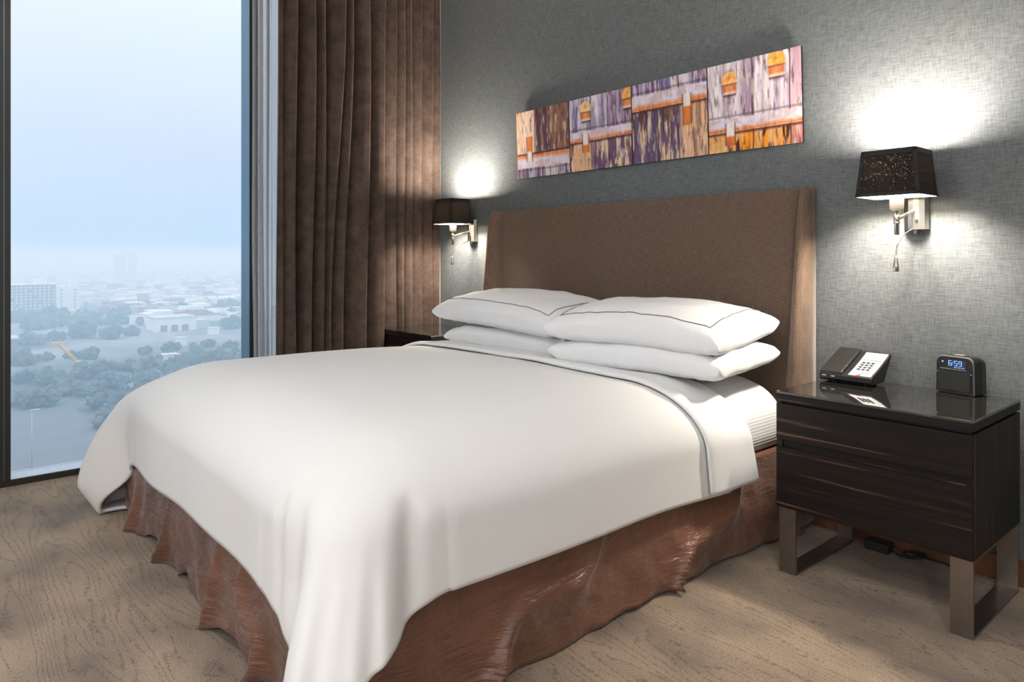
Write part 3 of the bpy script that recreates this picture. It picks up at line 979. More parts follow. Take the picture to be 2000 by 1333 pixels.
def velvet_curtain():
    # folds: (y at the top, y at the bottom, front x, depth of the hollow behind it)
    folds = [(1.598, 1.588, -3.925, 0.030), (1.672, 1.664, -3.905, 0.140), (1.792, 1.772, -3.920, 0.110), (1.868, 1.848, -3.930, 0.080),
             (1.985, 1.882, -3.910, 0.080), (2.040, 1.978, -3.925, 0.080), (2.166, 2.132, -3.925, 0.070), (2.285, 2.272, -3.950, 0.100),
             (2.420, 2.418, -4.044, 0.030), (2.488, 2.480, -4.042, 0.034), (2.545, 2.541, -4.044, 0.026), (2.622, 2.616, -4.042, 0.032), (2.712, 2.706, -4.042, 0.030), (2.776, 2.772, -4.046, 0.014)]
    zs_ = np.linspace(0.012, 3.04, 40)
    cols = []
    for z in zs_:
        k = sstep(0.6, 2.5, z)
        ctrl = [(1.585 - 0.012 * (1 - k), -3.975), (1.578 - 0.015 * (1 - k), -3.945)]
        F = []
        for i, (yt, yb, x, d) in enumerate(folds):
            y = yb + (yt - yb) * k + 0.004 * math.sin(z * 2.3 + i * 1.7)
            F.append((y, x + 0.006 * math.sin(z * 1.7 + i * 2.1) * (1 if y < 2.3 else 0.2), d * (0.9 + 0.1 * math.sin(z * 1.3 + i))))
        for i, (y, x, d) in enumerate(F):
            ctrl.append((y - 0.016, x - 0.001)); ctrl.append((y - 0.004, x)); ctrl.append((y + 0.002, x - 0.12 * d - 0.003))
            if i + 1 < len(F):
                g = F[i + 1][0] - y
                x2 = F[i + 1][1]
                lo = max(min(x, x2) - d, -4.078)
                ctrl.append((y + 0.004, x - 0.6 * (x - lo)))
                ctrl.append((y + 0.10 * g + 0.004, lo))
                ctrl.append((y + 0.24 * g, lo + 0.12 * (x2 - lo)))
                ctrl.append((y + 0.44 * g, lo + 0.58 * (x2 - lo)))
                ctrl.append((y + 0.66 * g, lo + 0.88 * (x2 - lo)))
        ctrl.append((2.790, -4.066))
        c = catmull(ctrl, 4)
        cols.append(np.stack([c[:, 1], c[:, 0], np.full(len(c), z)], -1))
    V = np.stack(cols, 1)
    o = grid('velvet_curtain', V, M['velvet'])
    solidify(o, 0.003, 0.0)
    tag(o, 'heavy brown velvet curtain hanging in deep folds beside the window', 'curtain')
velvet_curtain()

def sheer_curtain():
    zs_ = np.linspace(0.012, 3.04, 26)
    ys = np.linspace(1.452, 2.20, 190)
    cols = []
    for z in zs_:
        k = sstep(0.2, 2.0, z)
        dens = np.where(ys < 1.57, 1.0, 0.35)
        ph = np.cumsum(np.where(ys < 1.57, 1.0, 0.3)) * 0.42
        x = -4.052 + 0.016 * dens * np.sin(ph + 0.25 * math.sin(z * 2)) + 0.004 * np.sin(ys * 60 + z)
        y = ys + 0.016 * np.where(ys < 1.56, 1, 0) * np.sin(ph * 1.3 + 0.5) + 0.010 * (1 - k) * math.sin(z * 3) * np.exp(-((ys - 1.46) / 0.06) ** 2) + 0.012 * dens * np.sin(2 * ph + 1.0)
        cols.append(np.stack([x, np.maximum(y, 1.440), np.full(len(ys), z)], -1))
    o = grid('sheer_curtain', np.stack(cols, 1), M['sheer'])
    tag(o, 'thin white sheer curtain gathered between the glass and the velvet curtain', 'curtain')
sheer_curtain()

# ------------------------------------------------------------------ nightstands
def nightstand(loc, label):
    t = empty('nightstand', loc)
    tag(t, label, 'nightstand', 'nightstands on both sides of the bed')
    w, d = 0.60, 0.459
    h = w / 2
    # carcass with side grain upright
    cb = MB().box(-h + 0.001, -h + 0.020, 0.0, d, 0.2278, 0.590).box(h - 0.020, h - 0.001, 0.0, d, 0.2278, 0.590)
    cb.box(-h + 0.020, h - 0.020, 0.016, d, 0.2278, 0.245).box(-h + 0.020, h - 0.020, d - 0.012, d, 0.245, 0.590).box(-h + 0.02, h - 0.02, 0.03, d - 0.012, 0.572, 0.590)
    cb.build('carcass', M['ebony_v'], t)
    MB().box(-h + 0.02, h - 0.02, 0.022, 0.030, 0.25, 0.59).build('backing', M['base_black'], t)
    u = MB().box(-h + 0.0005, h - 0.0025, -0.004, 0.014, 0.4635, 0.588, b=0.0012).build('drawer', M['ebony_h'], t)
    l = MB().box(-h + 0.0005, h - 0.0025, -0.004, 0.014, 0.2278, 0.437, b=0.0012).build('drawer', M['ebony_h'], t)
    MB().box(-h + 0.0015, h - 0.0035, 0.008, 0.016, 0.437, 0.4635).build('finger_pull', M['ebony_h'], u)
    MB().box(-h + 0.012, h - 0.012, 0.012, d - 0.004, 0.590, 0.598).build('shadow_gap', M['base_black'], t)
    MB().box(-h, h, -0.004, d, 0.598, 0.622, b=0.001).build('top_board', M['ebony_h'], t)
    MB().box(-h, h, -0.005, d, 0.6225, 0.6305, b=0.0012).build('glass_top', M['black_glass'], t)
    # sled legs: a flat bar bent into a frame on each side
    for s in (-1, 1):
        x0, x1 = (h - 0.062, h - 0.003) if s > 0 else (-h + 0.008, -h + 0.067)
        lg = MB().box(x0, x1, 0.004, 0.012, 0.0, 0.2275).box(x0, x1, d - 0.014, d - 0.006, 0.0, 0.2275)
        lg.box(x0, x1, 0.012, d - 0.014, 0.0, 0.008).box(x0, x1, 0.012, d - 0.014, 0.2195, 0.2275)
        lg.build('leg', M['leg_steel'], t)
    return t
ns1 = nightstand((-0.9557, 2.2866, 0), 'dark ebony nightstand with steel sled legs, carrying the phone and the clock')
ns2 = copy_tree(ns1)
ns2.location = (-3.745, 2.302, 0)
ns2['label'] = 'dark nightstand between the velvet curtain and the headboard, its empty top peeking over the bed'

# ------------------------------------------------------------------ wall lamps
def make_lining():
    m, nt, b = new_mat('cream_shade_lining')
    nt.nodes.remove(b)
    out = nt.nodes['Material Output']
    tc = N(nt, 'ShaderNodeTexCoord').outputs['Object']
    n = N(nt, 'ShaderNodeTexNoise'); set_in(n, Scale=60.0)
    nt.links.new(tc, n.inputs['Vector'])
    c = mixc(nt, n.outputs['Fac'], (0.78, 0.72, 0.62, 1), (0.84, 0.79, 0.70, 1))
    d = N(nt, 'ShaderNodeBsdfDiffuse'); nt.links.new(c, d.inputs['Color'])
    t = N(nt, 'ShaderNodeBsdfTranslucent'); nt.links.new(c, t.inputs['Color'])
    mx = N(nt, 'ShaderNodeMixShader'); mx.inputs[0].default_value = 0.35
    nt.links.new(d.outputs[0], mx.inputs[1]); nt.links.new(t.outputs[0], mx.inputs[2])
    nt.links.new(mx.outputs[0], out.inputs['Surface'])
    return m
M['lining'] = make_lining()

def frustum(bx0, bx1, by0, by1, z0, tx0, tx1, ty0, ty1, z1):
    v = [(bx0, by0, z0), (bx1, by0, z0), (bx1, by1, z0), (bx0, by1, z0), (tx0, ty0, z1), (tx1, ty0, z1), (tx1, ty1, z1), (tx0, ty1, z1)]
    f = [(0, 1, 5, 4), (1, 2, 6, 5), (2, 3, 7, 6), (3, 0, 4, 7)]
    return v, f

def sconce(loc, label):
    t = empty('wall_lamp', loc)           # loc: on the wall, at the lower end of the plate
    tag(t, label, 'wall lamp', 'matching wall lamps over the nightstands')
    Z = -1.20
    sx = -0.009
    plan = [(-0.042, -0.0005), (-0.042, -0.012), (-0.034, -0.028), (-0.018, -0.038), (0.0, -0.042), (0.018, -0.038), (0.034, -0.028), (0.042, -0.012), (0.042, -0.0005)]
    pl = MB().prism(plan, 2, 1.20 + Z, 1.345 + Z).build('wall_plate', M['steel'], t)
    MB().box(0.008, 0.016, -0.046, -0.038, 1.226 + Z, 1.236 + Z, b=0.001).build('switch', M['black_plastic'], pl)
    MB().lathe([(0.006, 0.0), (0.006, -0.010), (0.003, -0.016)], c=(0, -0.018, 1.20 + Z), n=12).build('knob', M['steel'], pl)
    MB().tube([(0.0, -0.036, 1.268 + Z), (sx, -0.165, 1.233 + Z)], 0.0065, n=8).build('arm', M['steel'], t)
    st = MB().lathe([(0.0001, 1.178 + Z), (0.0085, 1.178 + Z), (0.0085, 1.216 + Z), (0.0105, 1.217 + Z), (0.0105, 1.223 + Z), (0.0085, 1.224 + Z), (0.0098, 1.225 + Z), (0.0098, 1.248 + Z), (0.0075, 1.249 + Z), (0.0075, 1.272 + Z)], c=(sx, -0.165, 0), n=20)
    st.build('stem', M['steel'], t)
    MB().lathe([(0.012, 1.262 + Z), (0.0225, 1.270 + Z), (0.0235, 1.335 + Z), (0.010, 1.338 + Z)], c=(sx, -0.165, 0), n=24).build('socket', M['porcelain'], t)
    MB().lathe([(0.010, 1.338 + Z), (0.016, 1.356 + Z), (0.027, 1.390 + Z), (0.026, 1.415 + Z), (0.014, 1.434 + Z), (0.0005, 1.438 + Z)], c=(sx, -0.165, 0), n=20).build('bulb', M['bulb'], t)
    a = (sx - 0.1045, sx + 0.1045, -0.2550, -0.0850, 1.312 + Z)
    b = (sx - 0.0885, sx + 0.0885, -0.2430, -0.0970, 1.474 + Z)
    v, f = frustum(*a, *b)
    sh = mesh('lamp_shade', v, f, M['shade'], t)
    e = 0.0016
    v2, f2 = frustum(a[0] + e, a[1] - e, a[2] + e, a[3] - e, a[4] + 0.0005, b[0] + e, b[1] - e, b[2] + e, b[3] - e, b[4] - 0.0005)
    mesh('lining', v2, [q[::-1] for q in f2], M['lining'], sh)
    # black tape along the rims and down the corners
    def lerp(k, out=0.0008):
        bx0, bx1, by0, by1 = [a[i] + (b[i] - a[i]) * k for i in range(4)]
        return [(bx0 - out, by0 - out), (bx1 + out, by0 - out), (bx1 + out, by1 + out), (bx0 - out, by1 + out)], a[4] + (b[4] - a[4]) * k
    mb = MB()
    for k0, k1 in ((0.0, 0.075), (0.90, 1.0)):
        p0, z0 = lerp(k0); p1, z1 = lerp(k1)
        mb.add([(*q, z0) for q in p0] + [(*q, z1) for q in p1], [(i, (i + 1) % 4, 4 + (i + 1) % 4, 4 + i) for i in range(4)])
    p0, z0 = lerp(0.0); p1, z1 = lerp(1.0)
    for i in range(4):
        A0, A1 = Vector((*p0[i], z0)), Vector((*p1[i], z1))
        for j in ((i + 1) % 4, (i - 1) % 4):
            B0, B1 = Vector((*p0[j], z0)), Vector((*p1[j], z1))
            wdt = 0.011
            mb.add([A0, A0 + (B0 - A0).normalized() * wdt, A1 + (B1 - A1).normalized() * wdt, A1], [(0, 1, 2, 3)])
    mb.build('shade_tape', M['shade_trim'], sh)
    # flexible reading light
    fx = [(0.0, -0.026, 1.204 + Z), (0.0, -0.050, 1.1995 + Z), (-0.002, -0.085, 1.190 + Z), (-0.004, -0.120, 1.176 + Z), (-0.007, -0.150, 1.156 + Z), (-0.009, -0.166, 1.130 + Z), (-0.009, -0.171, 1.100 + Z)]
    rl = MB().tube(catmull(fx, 5), 0.0028, n=8).build('reading_light_stalk', M['steel'], t)
    MB().lathe([(0.0030, 1.104 + Z), (0.0060, 1.090 + Z), (0.0092, 1.070 + Z), (0.0096, 1.048 + Z), (0.0070, 1.047 + Z)], c=(-0.009, -0.171, 0), n=20).build('reading_light_head', M['steel'], rl)
    ld = bpy.data.lights.new('wall_lamp_light', 'POINT')
    ld.energy = SCONCE_W; ld.color = SCONCE_COL; ld.shadow_soft_size = 0.055
    lo = bpy.data.objects.new('wall_lamp_light', ld)
    link(lo); lo.parent = t; lo.location = (sx, -0.165, 1.416 + Z)
    return t
sc1 = sconce((-0.984, WALL_Y, 1.20), 'black-shaded wall lamp glowing above the nightstand with the phone')
sc2 = copy_tree(sc1)
sc2.location = (-3.686, WALL_Y, 1.20)
sc2['label'] = 'black-shaded wall lamp half in front of the velvet curtain'

# ------------------------------------------------------------------ wall picture: four prints of old doors on one board
def srgb(c):
    c = np.asarray(c, float) / 255.0
    return np.where(c <= 0.04045, c / 12.92, ((c + 0.055) / 1.055) ** 2.4)

WHITE, LAV, PURP, DARK, TAN, ORG, RUST, PINK, BLUE = (236, 226, 232), (196, 186, 214), (122, 92, 122), (66, 40, 42), (230, 184, 148), (252, 158, 52), (206, 96, 40), (206, 160, 170), (110, 104, 158)

def paint_panel(k, nx=150, ny=126):
    p, q = np.meshgrid(np.linspace(0, 1, nx), np.linspace(0, 1, ny), indexing='ij')
    if k == 0:
        q = 1 - q                       # this print hangs upside down
        k_, bar, planks = 2, (0.66, 0.86), 0.62
    else:
        k_ = k
    C = np.zeros(p.shape + (3,))
    def put(mask, col):
        m = np.clip(mask, 0, 1)[..., None]
        C[:] = C * (1 - m) + np.array(col, float) * m
    seed = 11 * (k + 1)
    grain = fbm(p * 30, q * 2.2, seed, 4)
    streak = fbm(p * 16, q * 1.6, seed + 5, 4)
    big = fbm(p * 3, q * 2, seed + 9, 3)
    peel = fbm(p * 24, q * 3.4, seed + 13, 4)
    def wood_up(a, b_, lo, hi):
        for i in range(3):
            C[..., i] = lo[i] + (hi[i] - lo[i]) * np.clip((grain - 0.3) * 2.2, 0, 1)
    if k_ == 1:
        bar = (0.40, 0.545); bx_l = 0.27
        put(np.ones_like(p), LAV); put(sstep(0.35, 0.65, grain), WHITE); put(sstep(0.52, 0.7, streak) * 0.6, BLUE)
        put(sstep(0.43, 0.47, p) * sstep(0.35, 0.6, big + 0.15) * 0.75, (150, 128, 168)); put(sstep(0.63, 0.66, p) * 0.55, PURP)
        put(sstep(0.48, 0.62, grain) * sstep(0.45, 0.5, p) * 0.6, (196, 178, 204))
        low = sstep(bar[0], bar[0] - 0.01, q)
        put(low, TAN); put(low * sstep(0.36, 0.44, p + 0.1 * (streak - 0.5)), (112, 84, 116)); put(low * sstep(0.36, 0.44, p) * sstep(0.49, 0.60, 0.7 * peel + 0.3 * grain), (228, 204, 176)); put(low * sstep(0.63, 0.66, peel * 0.6 + big * 0.4) * 0.8, DARK)
    elif k_ == 2:
        bar = (0.66, 0.86); bx_l = 0.75
        put(np.ones_like(p), LAV); put(sstep(0.4, 0.6, grain), PURP); put(((p > 0.55) & (p < 0.78)).astype(float) * 0.8, WHITE); put(sstep(0.55, 0.7, streak) * 0.8, BLUE)
        low = sstep(bar[0], bar[0] - 0.01, q)
        put(low, (112, 90, 122)); put(low * sstep(0.35, 0.65, grain) * 0.45, (70, 60, 100)); put(low * sstep(0.50, 0.60, 0.7 * peel + 0.3 * grain), (226, 196, 162)); put(low * sstep(0.62, 0.70, p + 0.12 * (streak - 0.5)), TAN)
        put(low * sstep(0.5, 0.8, q) * sstep(0.45, 0.7, p) * sstep(0.35, 0.6, big), ORG)
        put(low * sstep(0.58, 0.66, streak) * sstep(0.75, 0.4, p) * 0.85, DARK)
        put(low * sstep(0.55, 0.63, grain) * sstep(0.7, 0.75, p) * 0.35, DARK)
        if k == 0:
            put(low * sstep(0.40, 0.36, p), TAN); put(low * sstep(0.41, 0.38, p) * sstep(0.48, 0.6, grain) * 0.5, WHITE)
            put(low * sstep(0.36, 0.40, p) * 0.55, (72, 40, 44))
            bx_l = 0.25
    else:
        bar = (0.22, 0.375); bx_l = 0.25
        put(np.ones_like(p), (214, 196, 208)); put(sstep(0.4, 0.62, grain), WHITE); put(sstep(0.52, 0.7, streak) * 0.6, (146, 118, 148))
        put(sstep(0.36, 0.40, p) * sstep(0.53, 0.5, p) * 0.55, (150, 120, 146)); put(sstep(0.88, 0.9, p) * 0.6, PINK)
        low = sstep(bar[0], bar[0] - 0.01, q)
        put(low, (236, 176, 110)); put(low * sstep(0.50, 0.6, streak), ORG); put(low * sstep(0.56, 0.66, peel), DARK); put(low * sstep(0.88, 0.9, p), (200, 130, 120))
    # plank joints
    for j in ((0.36, 0.64) if k_ != 3 else (0.50, 0.885)):
        put(np.exp(-((p - j - 0.004 * np.sin(q * 9)) / 0.007) ** 2) * 0.85, (58, 36, 44))
    put(sstep(0.58, 0.74, fbm(p * 48, q * 7, seed + 2, 4)) * 0.6, (92, 62, 66)); put(sstep(0.60, 0.72, fbm(p * 40, q * 6, seed + 7, 4)) * 0.55, (244, 226, 208))
    # iron bar with a rusty lower edge
    b0, b1 = bar
    inb = sstep(b0, b0 + 0.012, q) * sstep(b1, b1 - 0.012, q)
    put(sstep(b1 + 0.005, b1 + 0.02, q) * sstep(b1 + 0.05, b1 + 0.02, q) * 0.4, DARK)
    put(inb, (226, 216, 232))
    put(inb * sstep(0.45, 0.65, fbm(p * 10, q * 14, seed + 3, 3)) * 0.55, (206, 170, 160))
    rust = sstep(b0 + 0.45 * (b1 - b0), b0 + 0.05 * (b1 - b0), q + 0.04 * (fbm(p * 14, q * 3, seed + 4, 3) - 0.5)) * inb
    put(rust * 0.95, (236, 132, 64)); put(rust * sstep(0.5, 0.62, grain) * 0.6, RUST)
    put(sstep(b0 - 0.045, b0 - 0.01, q) * sstep(b0 + 0.004, b0 - 0.006, q) * 0.85, (88, 42, 34))
    # strap hanging from the bar
    sw = 0.052
    strap = sstep(sw, sw - 0.01, np.abs(p - bx_l))
    top, mid, bot = b0 + 0.11, b0 - 0.05, b0 - (0.28 if k_ == 2 else 0.16)
    put(strap * sstep(mid, mid + 0.01, q) * sstep(top, top - 0.01, q), (240, 226, 220))
    put(strap * 0.95 * sstep(bot, bot + 0.01, q) * sstep(mid, mid - 0.01, q), (226, 128, 58))
    put(strap * sstep(bot, bot + 0.01, q) * sstep(mid, mid - 0.01, q) * sstep(0.5, 0.62, big) * 0.6, RUST)
    put(np.exp(-((np.abs(p - bx_l) - sw) / 0.008) ** 2) * sstep(bot, bot + 0.01, q) * sstep(top, top - 0.01, q) * 0.6, DARK)
    # hinged loops
    def loop(cx, cy_, s, hot):
        hw = 0.088 * s
        lo, hi = cy_ - 0.125 * s, cy_ + 0.135 * s
        # domed plate
        dome = sstep(1.08, 0.96, np.sqrt(((p - cx) / hw) ** 2 + (np.clip(q - (hi - 0.075 * s), 0, None) / (0.085 * s)) ** 2)) * sstep(cy_ - 0.005, cy_ + 0.005, q)
        put(sstep(1.3, 1.0, np.sqrt(((p - cx) / (hw * 1.05)) ** 2 + ((q - cy_) / (0.15 * s)) ** 2)) * 0.22, DARK)
        put(dome, hot)
        put(dome * sstep(0.45, 0.6, fbm(p * 26, q * 22, seed + 40, 3)) * 0.7, (250, 206, 130))
        put(dome * np.exp(-(((p - cx) / 0.020) ** 2 + ((q - cy_ - 0.075 * s) / 0.02) ** 2)) * 0.6, RUST)
        # barrel of the hinge, then the lug under it
        inn = sstep(hw * 1.05, hw * 0.98, np.abs(p - cx))
        put(inn * np.exp(-((q - cy_ + 0.006) / 0.010) ** 2) * 0.8, (150, 66, 40))
        lug = sstep(hw * 0.92, hw * 0.84, np.abs(p - cx)) * sstep(lo, lo + 0.012, q) * sstep(cy_ - 0.012, cy_ - 0.022, q)
        put(lug, (232, 148, 92)); put(lug * sstep(0.30, 0.62, np.abs(p - cx) / hw) * 0.55, (190, 92, 50))
        put(lug * sstep(lo + 0.05, lo + 0.02, q) * 0.8, (240, 222, 208))
        put(sstep(hw * 0.95, hw * 0.8, np.abs(p - cx)) * np.exp(-((q - lo + 0.008) / 0.010) ** 2) * 0.75, DARK)
    if k_ == 1:
        loop(0.28, 0.80, 1.0, (240, 200, 176)); loop(0.955, 0.86, 1.0, (240, 170, 80))
    if k_ == 3:
        loop(0.25, 0.76, 0.95, (240, 168, 96)); loop(0.755, 0.86, 1.0, (248, 170, 70))
    C = C * (0.92 + 0.16 * (fbm(p * 70, q * 9, seed + 30, 2)[..., None]))
    return np.clip(C, 0, 255)

def make_print():
    m, nt, b = new_mat('printed_board')
    at = N(nt, 'ShaderNodeAttribute'); at.attribute_name = 'print'
    tc = N(nt, 'ShaderNodeTexCoord'); nz = N(nt, 'ShaderNodeTexNoise'); set_in(nz, Scale=400.0)
    nt.links.new(tc.outputs['Object'], nz.inputs['Vector'])
    c = mixc(nt, 0.10, at.outputs['Color'], nz.outputs['Fac'], 'OVERLAY')
    nt.links.new(c, b.inputs['Base Color'])
    set_in(b, Roughness=0.5)
    b.inputs['Specular IOR Level'].default_value = 0.3
    return m
M['print'] = make_print()

AX0, AX1, AZ0, AZ1 = -3.220, -1.414, 1.5755, 1.9738
def art_y(z): return 2.7856 + (2.7683 - 2.7856) * (z - AZ0) / (AZ1 - AZ0)
art = empty('wall_picture', ((AX0 + AX1) / 2, WALL_Y, AZ0)); AO = ((AX0 + AX1) / 2, WALL_Y, AZ0)
tag(art, 'long picture of four weathered wooden door details above the headboard', 'picture')
v = []
for dy in (0.0015, 0.013):
    v += [(AX0, art_y(AZ0) + dy, AZ0), (AX1, art_y(AZ0) + dy, AZ0), (AX1, art_y(AZ1) + dy, AZ1), (AX0, art_y(AZ1) + dy, AZ1)]
MB().add(v, [(0, 1, 2, 3), (7, 6, 5, 4), (0, 4, 5, 1), (1, 5, 6, 2), (2, 6, 7, 3), (3, 7, 4, 0)]).build('backing_board', M['black_plastic'], art, off=AO)
for sx_, zz in ((-0.5, 0.06), (0.5, 0.06), (-0.5, 0.34), (0.5, 0.34)):
    z = AZ0 + zz
    MB().box(AO[0] + sx_ - 0.02, AO[0] + sx_ + 0.02, art_y(z) + 0.012, WALL_Y - 0.0005, z - 0.015, z + 0.015).build('wall_mount', M['black_plastic'], art, off=AO)
pw = (AX1 - AX0) / 4
for k in range(4):
    a = AX0 + k * pw + (0.003 if k else 0); b_ = AX0 + (k + 1) * pw - (0.003 if k < 3 else 0)
    nx, ny = 150, 126
    C = paint_panel(k, nx, ny)
    px, pz = np.meshgrid(np.linspace(a, b_, nx), np.linspace(AZ0, AZ1, ny), indexing='ij')
    P = np.stack([px, art_y(pz), pz], -1)
    o = grid('panel', P, M['print'], art, smooth=False, off=AO)
    at = o.data.color_attributes.new('print', 'FLOAT_COLOR', 'POINT')
    cols = np.ones((nx * ny, 4)); cols[:, :3] = srgb(C).reshape(-1, 3)
    at.data.foreach_set('color', cols.astype(np.float32).ravel())

# ------------------------------------------------------------------ desk telephone
def telephone():
    X0, Y0, Z0 = -1.250, 2.588, 0.6306
    t = empty('telephone', (X0, Y0, Z0))
    tag(t, 'black desk telephone with a white keypad plate on the nightstand', 'telephone')
    w = 0.190
    top = [(0.0, 0.030), (0.004, 0.0335), (0.05, 0.050), (0.10, 0.0705), (0.15, 0.0935), (0.175, 0.1065)]
    prof_ = [(0.0, 0.014)] + top + [(0.1765, 0.099), (0.165, 0.083), (0.112, 0.010), (0.06, 0.006), (0.01, 0.007)]
    MB().prism(prof_, 0, 0.0, w).build('body', M['black_plastic'], t, bevel=0.0012)
    ys = np.array([p[0] for p in top]); zs2 = np.array([p[1] for p in top])
    def tz(y): return float(np.interp(y, ys, zs2))
    def strip(x0, x1, y0, y1, lift, thick, n=10):
        yy = np.linspace(y0, y1, n)
        poly = [(y, tz(y) + lift + thick) for y in yy] + [(y, tz(y) + lift) for y in yy[::-1]]
        return MB().prism(poly, 0, x0, x1)
    MB().prism([(y, tz(y) + 0.010 + 0.006 * math.sin(PI * min(1, max(0, (y - 0.0) / 0.17)))) for y in np.linspace(0.002, 0.172, 12)] +
               [(y, tz(y) - 0.004) for y in np.linspace(0.172, 0.002, 12)], 0, 0.002, 0.084).build('handset', M['grey_plastic'], t, bevel=0.003)
    fp = strip(0.104, 0.184, 0.008, 0.166, 0.0, 0.0016).build('faceplate', M['white_plastic'], t)
    for r in range(4):
        for c in range(3):
            x = 0.117 + c * 0.0165; y = 0.048 + r * 0.0155
            strip(x, x + 0.0110, y, y + 0.0085, 0.0016, 0.0022, 3).build('key', M['key'], t)
    for k in range(5):
        strip(0.112 + k * 0.0135, 0.121 + k * 0.0135, 0.117, 0.121, 0.0016, 0.0004, 3).build('printed_mark', M['ink'], fp)
    for k in range(4):
        strip(0.168, 0.178, 0.051 + k * 0.0155, 0.0535 + k * 0.0155, 0.0016, 0.0004, 3).build('printed_mark', M['ink'], fp)
    for k in range(2):
        strip(0.140 + k * 0.014, 0.149 + k * 0.014, 0.030, 0.0335, 0.0016, 0.0004, 3).build('printed_mark', M['ink'], fp)
    MB().add([(0.124, 0.004, tz(0.004) + 0.0015), (0.146, 0.004, tz(0.004) + 0.0015), (0.146, 0.024, tz(0.024) + 0.0022),
              (0.124, 0.004, tz(0.004) - 0.001), (0.146, 0.004, tz(0.004) - 0.001), (0.146, 0.024, tz(0.024) - 0.001)],
             [(0, 1, 2), (5, 4, 3), (0, 3, 4, 1), (1, 4, 5, 2), (2, 5, 3, 0)]).build('message_light', M['red'], t)
    MB().box(0.012, 0.026, -0.0008, 0.001, 0.0235, 0.0265).build('printed_mark', M['white_plastic'], t)
    MB().box(0.045, 0.058, -0.0008, 0.001, 0.0225, 0.0260).build('printed_mark', M['white_plastic'], t)
    for x, y in ((0.03, 0.02), (0.16, 0.02), (0.03, 0.10), (0.16, 0.10)):
        MB().lathe([(0.006, 0.0), (0.006, 0.012)], c=(x, y, 0), n=12).build('foot', M['grey_plastic'], t)
telephone()

# ------------------------------------------------------------------ clock radio
def clock():
    t = empty('clock_radio', (-0.8285, 2.6875, 0.6306), math.radians(-10.4))
    tag(t, 'small dark clock radio with blue 6:59 display on the nightstand', 'clock')
    def outline(w, h, r, z0=0.003, n=6):
        pts = [(-w / 2 - 0.002, z0), (w / 2 + 0.002, z0)]
        for a in np.linspace(0, PI / 2, n): pts.append((w / 2 - r + r * math.cos(a), h - r + r * math.sin(a)))
        for a in np.linspace(PI / 2, PI, n): pts.append((-w / 2 + r + r * math.cos(a), h - r + r * math.sin(a)))
        return pts
    def loft(name, secs, mat, parent=t):
        n = len(secs[0][1])
        v = [(x, y, z) for y, pl in secs for x, z in pl]
        f = [tuple(range(n))[::-1], tuple((len(secs) - 1) * n + k for k in range(n))]
        for i in range(len(secs) - 1):
            for k in range(n):
                f.append((i * n + k, i * n + (k + 1) % n, (i + 1) * n + (k + 1) % n, (i + 1) * n + k))
        return MB().add(v, f).build(name, mat, parent)
    body = loft('body', [(0.004, outline(0.120, 0.128, 0.022)), (0.05, outline(0.122, 0.129, 0.022)), (0.088, outline(0.112, 0.122, 0.026))], M['grey_plastic'])
    loft('rim', [(-0.001, outline(0.1195, 0.1275, 0.022)), (0.005, outline(0.1215, 0.1285, 0.022))], M['silver_plastic'])
    loft('front', [(-0.0022, outline(0.1165, 0.1258, 0.021, 0.004)), (0.002, outline(0.1168, 0.126, 0.021, 0.004))], M['black_plastic'])
    MB().box(-0.052, 0.052, -0.0045, -0.002, 0.012, 0.080, b=0.001).build('speaker_grille', M['mesh_grille'], t)
    MB().box(-0.046, 0.040, -0.0050, -0.002, 0.0835, 0.0855).build('trim_line', M['silver_plastic'], t)
    for s in (-1, 1):
        MB().box(s * 0.0535 - 0.0035, s * 0.0535 + 0.0035, -0.0036, -0.002, 0.074, 0.098, b=0.0008).build('side_button', M['black_plastic'], t)
        MB().box(s * 0.0535 - 0.0035, s * 0.0535 + 0.0035, -0.0042, -0.002, 0.071, 0.074).build('side_button', M['silver_plastic'], t)
    MB().box(-0.018, 0.018, 0.02, 0.05, 0.1290, 0.1315, b=0.001).build('snooze_button', M['silver_plastic'], t)
    for x in (-0.05, 0.05):
        for y in (0.012, 0.08):
            MB().box(x - 0.005, x + 0.005, y - 0.005, y + 0.005, 0.0, 0.004).build('foot', M['rubber'], t)
    disp = MB().box(-0.020, 0.038, -0.0030, -0.002, 0.088, 0.116).build('display', M['ink'], t)
    SEG = {'6': 'acdefg', '5': 'acdfg', '9': 'abcdfg'}
    def digit(ch, x, z, w, h):
        k = 0.0017
        S = {'a': (x, x + w, z + h - k, z + h), 'd': (x, x + w, z, z + k), 'g': (x, x + w, z + h / 2 - k / 2, z + h / 2 + k / 2),
             'f': (x, x + k, z + h / 2, z + h), 'e': (x, x + k, z, z + h / 2), 'b': (x + w - k, x + w, z + h / 2, z + h), 'c': (x + w - k, x + w, z, z + h / 2)}
        mb = MB()
        for s in SEG[ch]:
            q = S[s]; mb.box(q[0], q[1], -0.0038, -0.003, q[2], q[3])
        mb.build('digit', M['led_blue'], disp, fixn=False)
    digit('6', -0.018, 0.0965, 0.0105, 0.0175)
    digit('5', 0.0005, 0.0965, 0.0105, 0.0175)
    digit('9', 0.0145, 0.0965, 0.0105, 0.0175)
    MB().box(-0.0055, -0.0035, -0.0038, -0.003, 0.1005, 0.1025).box(-0.0055, -0.0035, -0.0038, -0.003, 0.1075, 0.1095).build('colon', M['led_blue'], disp)
    MB().box(0.0, 0.010, -0.0036, -0.003, 0.0905, 0.0925).box(0.013, 0.022, -0.0036, -0.003, 0.0905, 0.0925).box(0.025, 0.033, -0.0036, -0.003, 0.0905, 0.0925).build('small_readout', M['led_blue'], disp)
    MB().box(-0.040, -0.035, -0.0034, -0.002, 0.106, 0.110).build('alarm_light', M['led_blue'], t)
clock()

